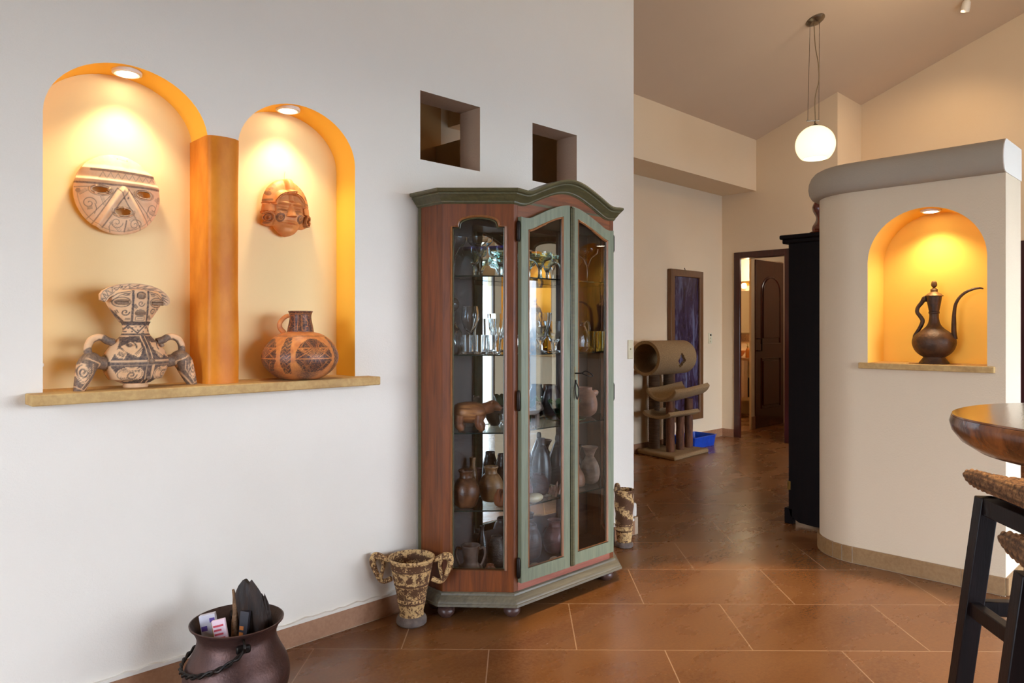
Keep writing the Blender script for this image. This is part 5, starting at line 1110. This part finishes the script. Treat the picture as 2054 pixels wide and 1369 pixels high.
# litter tray
t_ = thing('litter_tray', 'bright blue plastic litter tray on the floor by the wall', 'tray', (6.90, 4.225, 0))
BLU = mat('blue_plastic', (18, 74, 190), (14, 62, 170), .35)
mb = MB(); a, b_ = (.20, .125), (.215, .14)
def rect(hx, hy, z, rc=.03):
    q = []
    for sx, sy, a0 in ((1, 1, 0), (-1, 1, 90), (-1, -1, 180), (1, -1, 270)): q += [(sx * (hx - rc) + rc * math.cos(R(a0 + k * 30)), sy * (hy - rc) + rc * math.sin(R(a0 + k * 30)), z) for k in range(4)]
    return q
mb.rings([rect(.20, .125, 0), rect(.215, .14, .11), rect(.222, .147, .113), rect(.222, .147, .118), rect(.211, .136, .118), rect(.196, .121, .006)]); mb.build('tray_body', BLU, t_, bevel=.0)
mb = MB(); mb.prism([(p[0], p[1]) for p in rect(.200, .125, 0)], .03, .05); o_ = mb.build('litter', mat('cat_litter', (60, 58, 60), (40, 40, 44), .95, 0, 200, .8, 300), t_); 
# framed board on the hall wall
t_ = thing('framed_board', 'tall narrow dark framed panel hung on the hall wall', 'picture', (6.96, 4.4, 1.073))
FRW = wood('board_frame', (122, 84, 50), (92, 60, 36), 'Z', .4, 6)
mb = MB(); mb.slab([(-.325, -.822), (.325, -.822), (.325, .822), (-.325, .822)], [[(-.25, -.747), (.25, -.747), (.25, .747), (-.25, .747)]], -.052, -.004); mb.build('frame', FRW, t_, bevel=.006)
m, t, b = nodes('dark_glossy_panel'); v = texco(t, (3.2, 1, .8), (0, R(10), 0)); n = noise(t, v, 3.0, 9, .72, .8)
t.links.new(ramp(t, n, [(.36, lin((40, 22, 40))), (.54, lin((62, 50, 78))), (.72, lin((128, 140, 176)))]), b.inputs['Base Color']); t.links.new(ramp(t, n, [(.3, (.12,) * 3), (.7, (.4,) * 3)]), b.inputs['Roughness'])  # pale blue end paints smudges and bluish reflections into the colour
mb = MB(); mb.box((-.252, -.03, -.75), (.252, -.02, .75)); mb.build('panel', m, t_)
mb = MB(); mb.tube([(0, -.02, .82), (0, -.01, .85)], .004, 6); mb.build('hook', M['iron'], t_)
def switch(name, label, loc, w_, h_):
    t_ = thing(name, label, 'switch', loc)
    mb = MB(); mb.box((-w_ / 2, -.008, -h_ / 2), (w_ / 2, 0, h_ / 2)); mb.build('cover_plate', M['ivory'], t_, bevel=.003)
    mb = MB(); mb.box((-w_ * .2, -.018, -h_ * .02), (w_ * .2, -.008, h_ * .06)); mb.build('rocker', M['ivory'], t_, bevel=.002)
    return t_
switch('light_switch', 'ivory light switch near the right end of the white wall', (3.612, WL, 1.128), .05, .115)
t2 = switch('light_switch', 'double switch plate between the framed panel and the doorway', (7.509, 4.4, 1.147), .075, .12)
mb = MB(); mb.box((-.012, -.014, .028), (.012, -.008, .046)); mb.build('rocker', M['iron'], t2); mb = MB(); mb.box((-.012, -.014, -.046), (.012, -.008, -.028)); mb.build('rocker', M['ivory'], t2)

# pendant
t_ = thing('pendant_lamp', 'round cream glass pendant lamp hanging on thin cables', 'lamp', (6.216, 2.635, 2.825))
cz = ceil_h(2.635) - 2.825
m, t, b = nodes('opal_globe'); lw = t.nodes.new('ShaderNodeLayerWeight'); lw.inputs[0].default_value = .35
b.inputs['Base Color'].default_value = (.5, .42, .28, 1); t.links.new(ramp(t, lw.outputs['Facing'], [(.0, (1, .93, .72)), (.6, (1, .90, .60)), (1.0, (.95, .75, .30))]), b.inputs['Emission Color']); b.inputs['Emission Strength'].default_value = 1.0; b.inputs['Roughness'].default_value = .2
OPAL = m
mb = MB(); pr = [(.162 * math.sin(R(a)), .162 * math.cos(R(a))) for a in range(6, 141, 5)]; mb.lathe(pr + [(.098, -.122), (.07, -.10), (.03, -.095), (.002, -.094)], 56, cap=False); mb.build('globe', OPAL, t_, ang=60)
mb = MB(); mb.lathe([(.002, -.11), (.096, -.118), (.096, -.116), (.002, -.108)], 32); mb.build('opening_glow', M['bulb'], t_)
mb = MB(); mb.lathe([(.03, .155), (.03, .162), (.018, .172), (.008, .176), (.008, .205), (.002, .206)], 24); mb.build('socket_cap', M['steel'], t_)
mb = MB(); mb.tube([(-.075 * sa, .075 * ca, .203), (.03 * sa, -.03 * ca, .208)], .006, 8); mb.build('cross_bar', M['steel'], t_)
rx = math.atan(-.372); cn = MB(); cn.lathe([(.002, -.03), (.03, -.03), (.055, -.024), (.078, -.008), (.08, 0), (.002, 0)], 36); cn.xf(Matrix.Translation((0, 0, cz)) @ Matrix.Rotation(rx, 4, 'X')); cn.build('ceiling_canopy', M['steel'], t_)
for d_, e_ in ((-.065, -.045), (.03, .035)):
    mb = MB(); mb.tube([(d_ * sa, -d_ * ca, .205), (e_ * sa, -e_ * ca, cz - .02)], .0022, 6); mb.build('suspension_cable', M['steel'], t_)
mb = MB(); mb.tube([(0, 0, .2), (-.005 * sa, 0, .40), (.03 * sa, -.03 * ca, .55), (.024 * sa, -.024 * ca, .70), (.0, 0, .84), (-.012 * sa, .012 * ca, cz - .02)], .004, 8, 8); mb.build('power_cord', mat('cord_beige', (140, 118, 84), (120, 100, 70), .6), t_)
# ceiling track spot
t_ = thing('track_spotlight', 'small ceiling spotlight at the very top of the picture', 'light', (7.50, 1.83, 4.10)); t_.rotation_euler = (R(14), R(-24), 0)
mb = MB(); mb.lathe([(.028, .0), (.034, .0), (.036, .03), (.034, .08), (.02, .10), (.002, .10)], 28); mb.build('lamp_can', M['whitemetal'], t_)
mb = MB(); mb.lathe([(.001, .004), (.028, .004), (.028, .008), (.001, .008)], 20); mb.build('lens', M['bulb'], t_)
mb = MB(); mb.tube([(0, 0, .095), (-.01, .0, .13)], .008, 8); mb.build('stem', M['steel'], t_)

# ------------------------------------------------------------------ washroom glimpsed through the doorway
STN = tilestone('vanity_stone', (176, 130, 86), (150, 106, 68), (120, 80, 50), .4)
t_ = thing('vanity', 'stone-topped washroom vanity with open shelf seen through the doorway', 'vanity', (9.80, 5.15, 0))
mb = MB(); mb.box((-.25, -.6, .80), (.25, .6, .845)); mb.build('counter_top', STN, t_, bevel=.005)
mb = MB(); mb.box((-.22, -.58, .24), (.25, .58, .29)); mb.build('lower_shelf', M['cream'], t_)
for y_ in (-.60, .5): mb = MB(); mb.box((-.24, y_, 0), (.25, y_ + .1, .80)); mb.build('side_pier', M['cream'], t_)
cxv = 9.72
def onV(px, X): return X * (sa - (px - CX) / F * ca) / (ca + (px - CX) / F * sa)
m_ = MB(); m_.lathe(smooth_prof([(.05, 0), (.08, .02), (.11, .06), (.125, .09), (.12, .09), (.08, .035), (.02, .02)], 4), 36); o = m_.build('wash_basin', clay('basin', (206, 140, 84), (186, 120, 70), .3), loc=(9.78, onV(1478, 9.78), .846)); tag(o, 'terracotta vessel basin on the stone vanity', 'basin')
t_ = thing('soap_bottle', 'amber pump soap bottle on the vanity counter', 'bottle', (9.64, onV(1500, 9.64), .846)); m, t, b = nodes('amber_soap'); b.inputs['Base Color'].default_value = (.75, .26, .04, 1); b.inputs['Transmission Weight'].default_value = .4; b.inputs['Roughness'].default_value = .15
mb = MB(); mb.lathe([(.03, 0), (.033, .01), (.033, .10), (.025, .125), (.012, .14), (.012, .15), (.002, .15)], 24); mb.build('body', m, t_); mb = MB(); mb.lathe([(.014, .15), (.014, .17), (.005, .172), (.005, .20), (.002, .2)], 16); mb.tube([(0, 0, .198), (-.03, 0, .196)], .005, 8); mb.build('pump', clay('pump_olive', (170, 150, 60), (150, 130, 50)), t_)
mb = MB(); mb.rings([[(.0 + .012 * math.sin(y_ * 60 + z_), y_, z_) for y_ in np.linspace(-.07, .07, 18)] + [(-.012 + .012 * math.sin(y_ * 60 + z_), y_, z_) for y_ in np.linspace(.07, -.07, 18)] for z_ in np.linspace(0, .52, 10)]); o = mb.build('hand_towel', mat('white_towel', (216, 196, 182), (206, 186, 172), .95, 0, 60, .4), loc=(9.53, onV(1490, 9.53), .29)); tag(o, 'white towel hanging below the vanity counter', 'towel')
mb = MB(); mb.box((-.14, -.16, 0), (.14, .16, .26)); o = mb.build('dark_basket', mat('basket_dark', (40, 34, 36), (26, 24, 28), .6, 0, 60, .6), loc=(9.75, onV(1499, 9.75) - .05, .2905), bevel=.02); tag(o, 'dark storage basket on the lower vanity shelf', 'basket')
mb = MB(); mb.box((-.02, -.45, 0), (0, .45, .62)); o = mb.build('wall_mirror', MIRROR, loc=(10.048, onV(1478, 10.04), 1.20)); tag(o, 'frameless washroom mirror above the vanity', 'mirror')
mb = MB(); mb.box((-.014, -.6, 0), (0, .6, .11)); struct(mb.build('trim_6', tilestone('mosaic_border', (150, 110, 70), (92, 60, 40), (60, 40, 30)), loc=(10.05, 5.2, 1.07)))
t_ = thing('vanity_light', 'glowing two-shade wall light above the washroom mirror', 'light', (10.045, onV(1496, 10.03), 1.93))
mb = MB(); mb.box((-.02, -.20, -.03), (0, .20, .03)); mb.tube([(-.06, -.2, 0), (-.06, .2, 0)], .008, 8); mb.build('back_bar', mat('brass', (190, 140, 60), (160, 112, 40), .3, .9), t_)
for y_ in (-.13, 0, .13): mb = MB(); mb.lathe([(.025, -.08), (.036, -.07), (.04, -.02), (.02, .0), (.002, .0)], 20, -.07, y_); mb.build('glass_shade', M['bulb2'], t_)

# ------------------------------------------------------------------ bar table and stools
def cw(xr, Z, z=0): return (Z * ca + xr * sa, Z * sa - xr * ca, z)
TW = mat('guanacaste_slab', (150, 92, 46), (96, 52, 26), .16, 0, 3.5, .05, 30, (1, 5, 1), .5, .6, .3, .7, 1.5); TE = mat('slab_edge', (138, 78, 38), (66, 36, 20), .25, 0, 14, .25, 40, (1, 1, .5), .5, .4, .35, .65, 1.0)
t_ = thing('bar_table', 'thick round live-edge wooden bar table at the right edge', 'table', cw(1.462, 1.575), 0)
e = MB(); rg = []; tb = MB()
def rim(r, z): return [(r * (1 + .012 * math.sin(3 * q + 1) + .006 * math.sin(7 * q)) * math.cos(q), r * (1 + .012 * math.sin(3 * q + 1) + .006 * math.sin(7 * q)) * math.sin(q), z) for q in np.linspace(0, 2 * PI, 96, endpoint=False)]
tb.rings([rim(.40, .972), rim(.405, 1.035), rim(.437, 1.044), rim(.437, 1.048), rim(.43, 1.0485)]); tb.build('table_top', TW, t_, ang=30)
e.rings([rim(.35, .955), rim(.385, .962), rim(.42, .985), rim(.438, 1.01), rim(.443, 1.03), rim(.439, 1.0435), rim(.40, 1.0435)]); e.build('live_edge', TE, t_, ang=50)
e = MB(); e.lathe([(.085, 0), (.09, .03), (.065, .06), (.06, .10), (.06, .92), (.10, .957), (.002, .957)], 40); e.build('pedestal', DKW, t_)
STW = wood('stool_wood', (24, 13, 12), (14, 8, 8), 'Z', .42, 4, .0); STW.node_tree.nodes['Principled BSDF'].inputs['Specular IOR Level'].default_value = .25
m, t, b = nodes('seagrass_weave'); v = texco(t); n = noise(t, v, 70, 5, .75); n2 = noise(t, v, 12, 3); b.inputs['Roughness'].default_value = .7
at = t.nodes.new('ShaderNodeAttribute'); at.attribute_name = 'paint'
t.links.new(mix(t, at.outputs['Fac'], ramp(t, n, [(.36, lin((184, 138, 90))), (.52, lin((128, 86, 52))), (.62, lin((64, 40, 24)))]), lin((52, 32, 20))), b.inputs['Base Color']); bump(t, b, n, .5, .004); WEAVE = m
def seat_mesh(hw, hd, th_):
    e = MB(); NP, NX = 150, 150; pnt = []
    for i in range(NX):
        f = i / (NX - 1); x_ = -hw + 2 * hw * f; endk = min(1, min(f, 1 - f) / .035); endk = math.sqrt(max(0, 1 - (1 - endk) ** 2)) * .75 + .25
        sag = .030 * (x_ / hw) ** 2
        for j in range(NP):
            a = 2 * PI * j / NP; c_, s_ = math.cos(a), math.sin(a)
            y_ = hd * math.copysign(abs(c_) ** .35, c_); z_ = th_ / 2 * math.copysign(abs(s_) ** .6, s_) * endk
            row = (x_ / .024); rp_ = abs(math.sin(PI * row)); k_ = y_ / .026 + (z_ / .024) + (row % 1 - .5) * (1 if int(math.floor(row)) % 2 else -1) * 1.2
            am = .0085 * (rp_ ** .7) * (.35 + .65 * abs(math.sin(PI * k_)))
            nz = math.copysign(1, s_) if abs(s_) > .25 else s_ * 3; ny = c_ if abs(s_) < .5 else 0
            e.v.append((x_, y_ + ny * am, z_ + sag + nz * am)); pnt.append(max(0, 1 - am / .0045))
    for i in range(NX - 1):
        for j in range(NP): k = (j + 1) % NP; e.f.append((i * NP + j, i * NP + k, (i + 1) * NP + k, (i + 1) * NP + j))
    e.f.append(tuple(range(NP))[::-1]); e.f.append(tuple((NX - 1) * NP + j for j in range(NP))); e.paint = pnt; return e
def bar(e, p0, p1, w_, d_):
    p0, p1 = Vector(p0), Vector(p1)
    hw, hd = w_ / 2, d_ / 2; e.add([(p0.x - hw, p0.y - hd, p0.z), (p0.x + hw, p0.y - hd, p0.z), (p0.x + hw, p0.y + hd, p0.z), (p0.x - hw, p0.y + hd, p0.z), (p1.x - hw, p1.y - hd, p1.z), (p1.x + hw, p1.y - hd, p1.z), (p1.x + hw, p1.y + hd, p1.z), (p1.x - hw, p1.y + hd, p1.z)], [(0, 3, 2, 1), (4, 5, 6, 7), (0, 1, 5, 4), (1, 2, 6, 5), (2, 3, 7, 6), (3, 0, 4, 7)])
st = thing('bar_stool', 'dark wooden bar stool with curved woven seat, farther of the two', 'stool', cw(1.572, 2.045), YAW - R(90) + R(-6), 'woven-seat bar stools at the round table')
seat_mesh(.195, .20, .046).build('seat', WEAVE, st, loc=(0, 0, .770), ang=80)
tq, bq = .150, .215
for sx in (-1, 1):
    for sy in (-1, 1): e = MB(); bar(e, (sx * bq, sy * bq, 0), (sx * tq, sy * tq, .742), .052, .046); e.build('leg', STW, st, bevel=.003)
    e = MB(); e.box((min(sx * .128, sx * .172), -tq, .690), (max(sx * .128, sx * .172), tq, .742)); e.build('seat_rail', STW, st, bevel=.003)
    e = MB(); e.box((-tq, min(sx * .13, sx * .17), .690), (tq, max(sx * .13, sx * .17), .742)); e.build('seat_rail', STW, st, bevel=.003)
    e = MB(); q_ = tq + (bq - tq) * (1 - .40 / .742); e.box((min(sx * (q_ - .016), sx * (q_ + .016)), -q_, .375), (max(sx * (q_ - .016), sx * (q_ + .016)), q_, .420)); e.build('stretcher', STW, st, bevel=.003)
    e = MB(); e.box((-q_, min(sx * (q_ - .016), sx * (q_ + .016)), .375), (q_, max(sx * (q_ - .016), sx * (q_ + .016)), .420)); e.build('stretcher', STW, st, bevel=.003)
dup(st, cw(1.190, 1.335), YAW - R(90) + R(-14), 'dark wooden bar stool with woven seat, nearer one cut off by the picture edge', 'woven-seat bar stools at the round table')
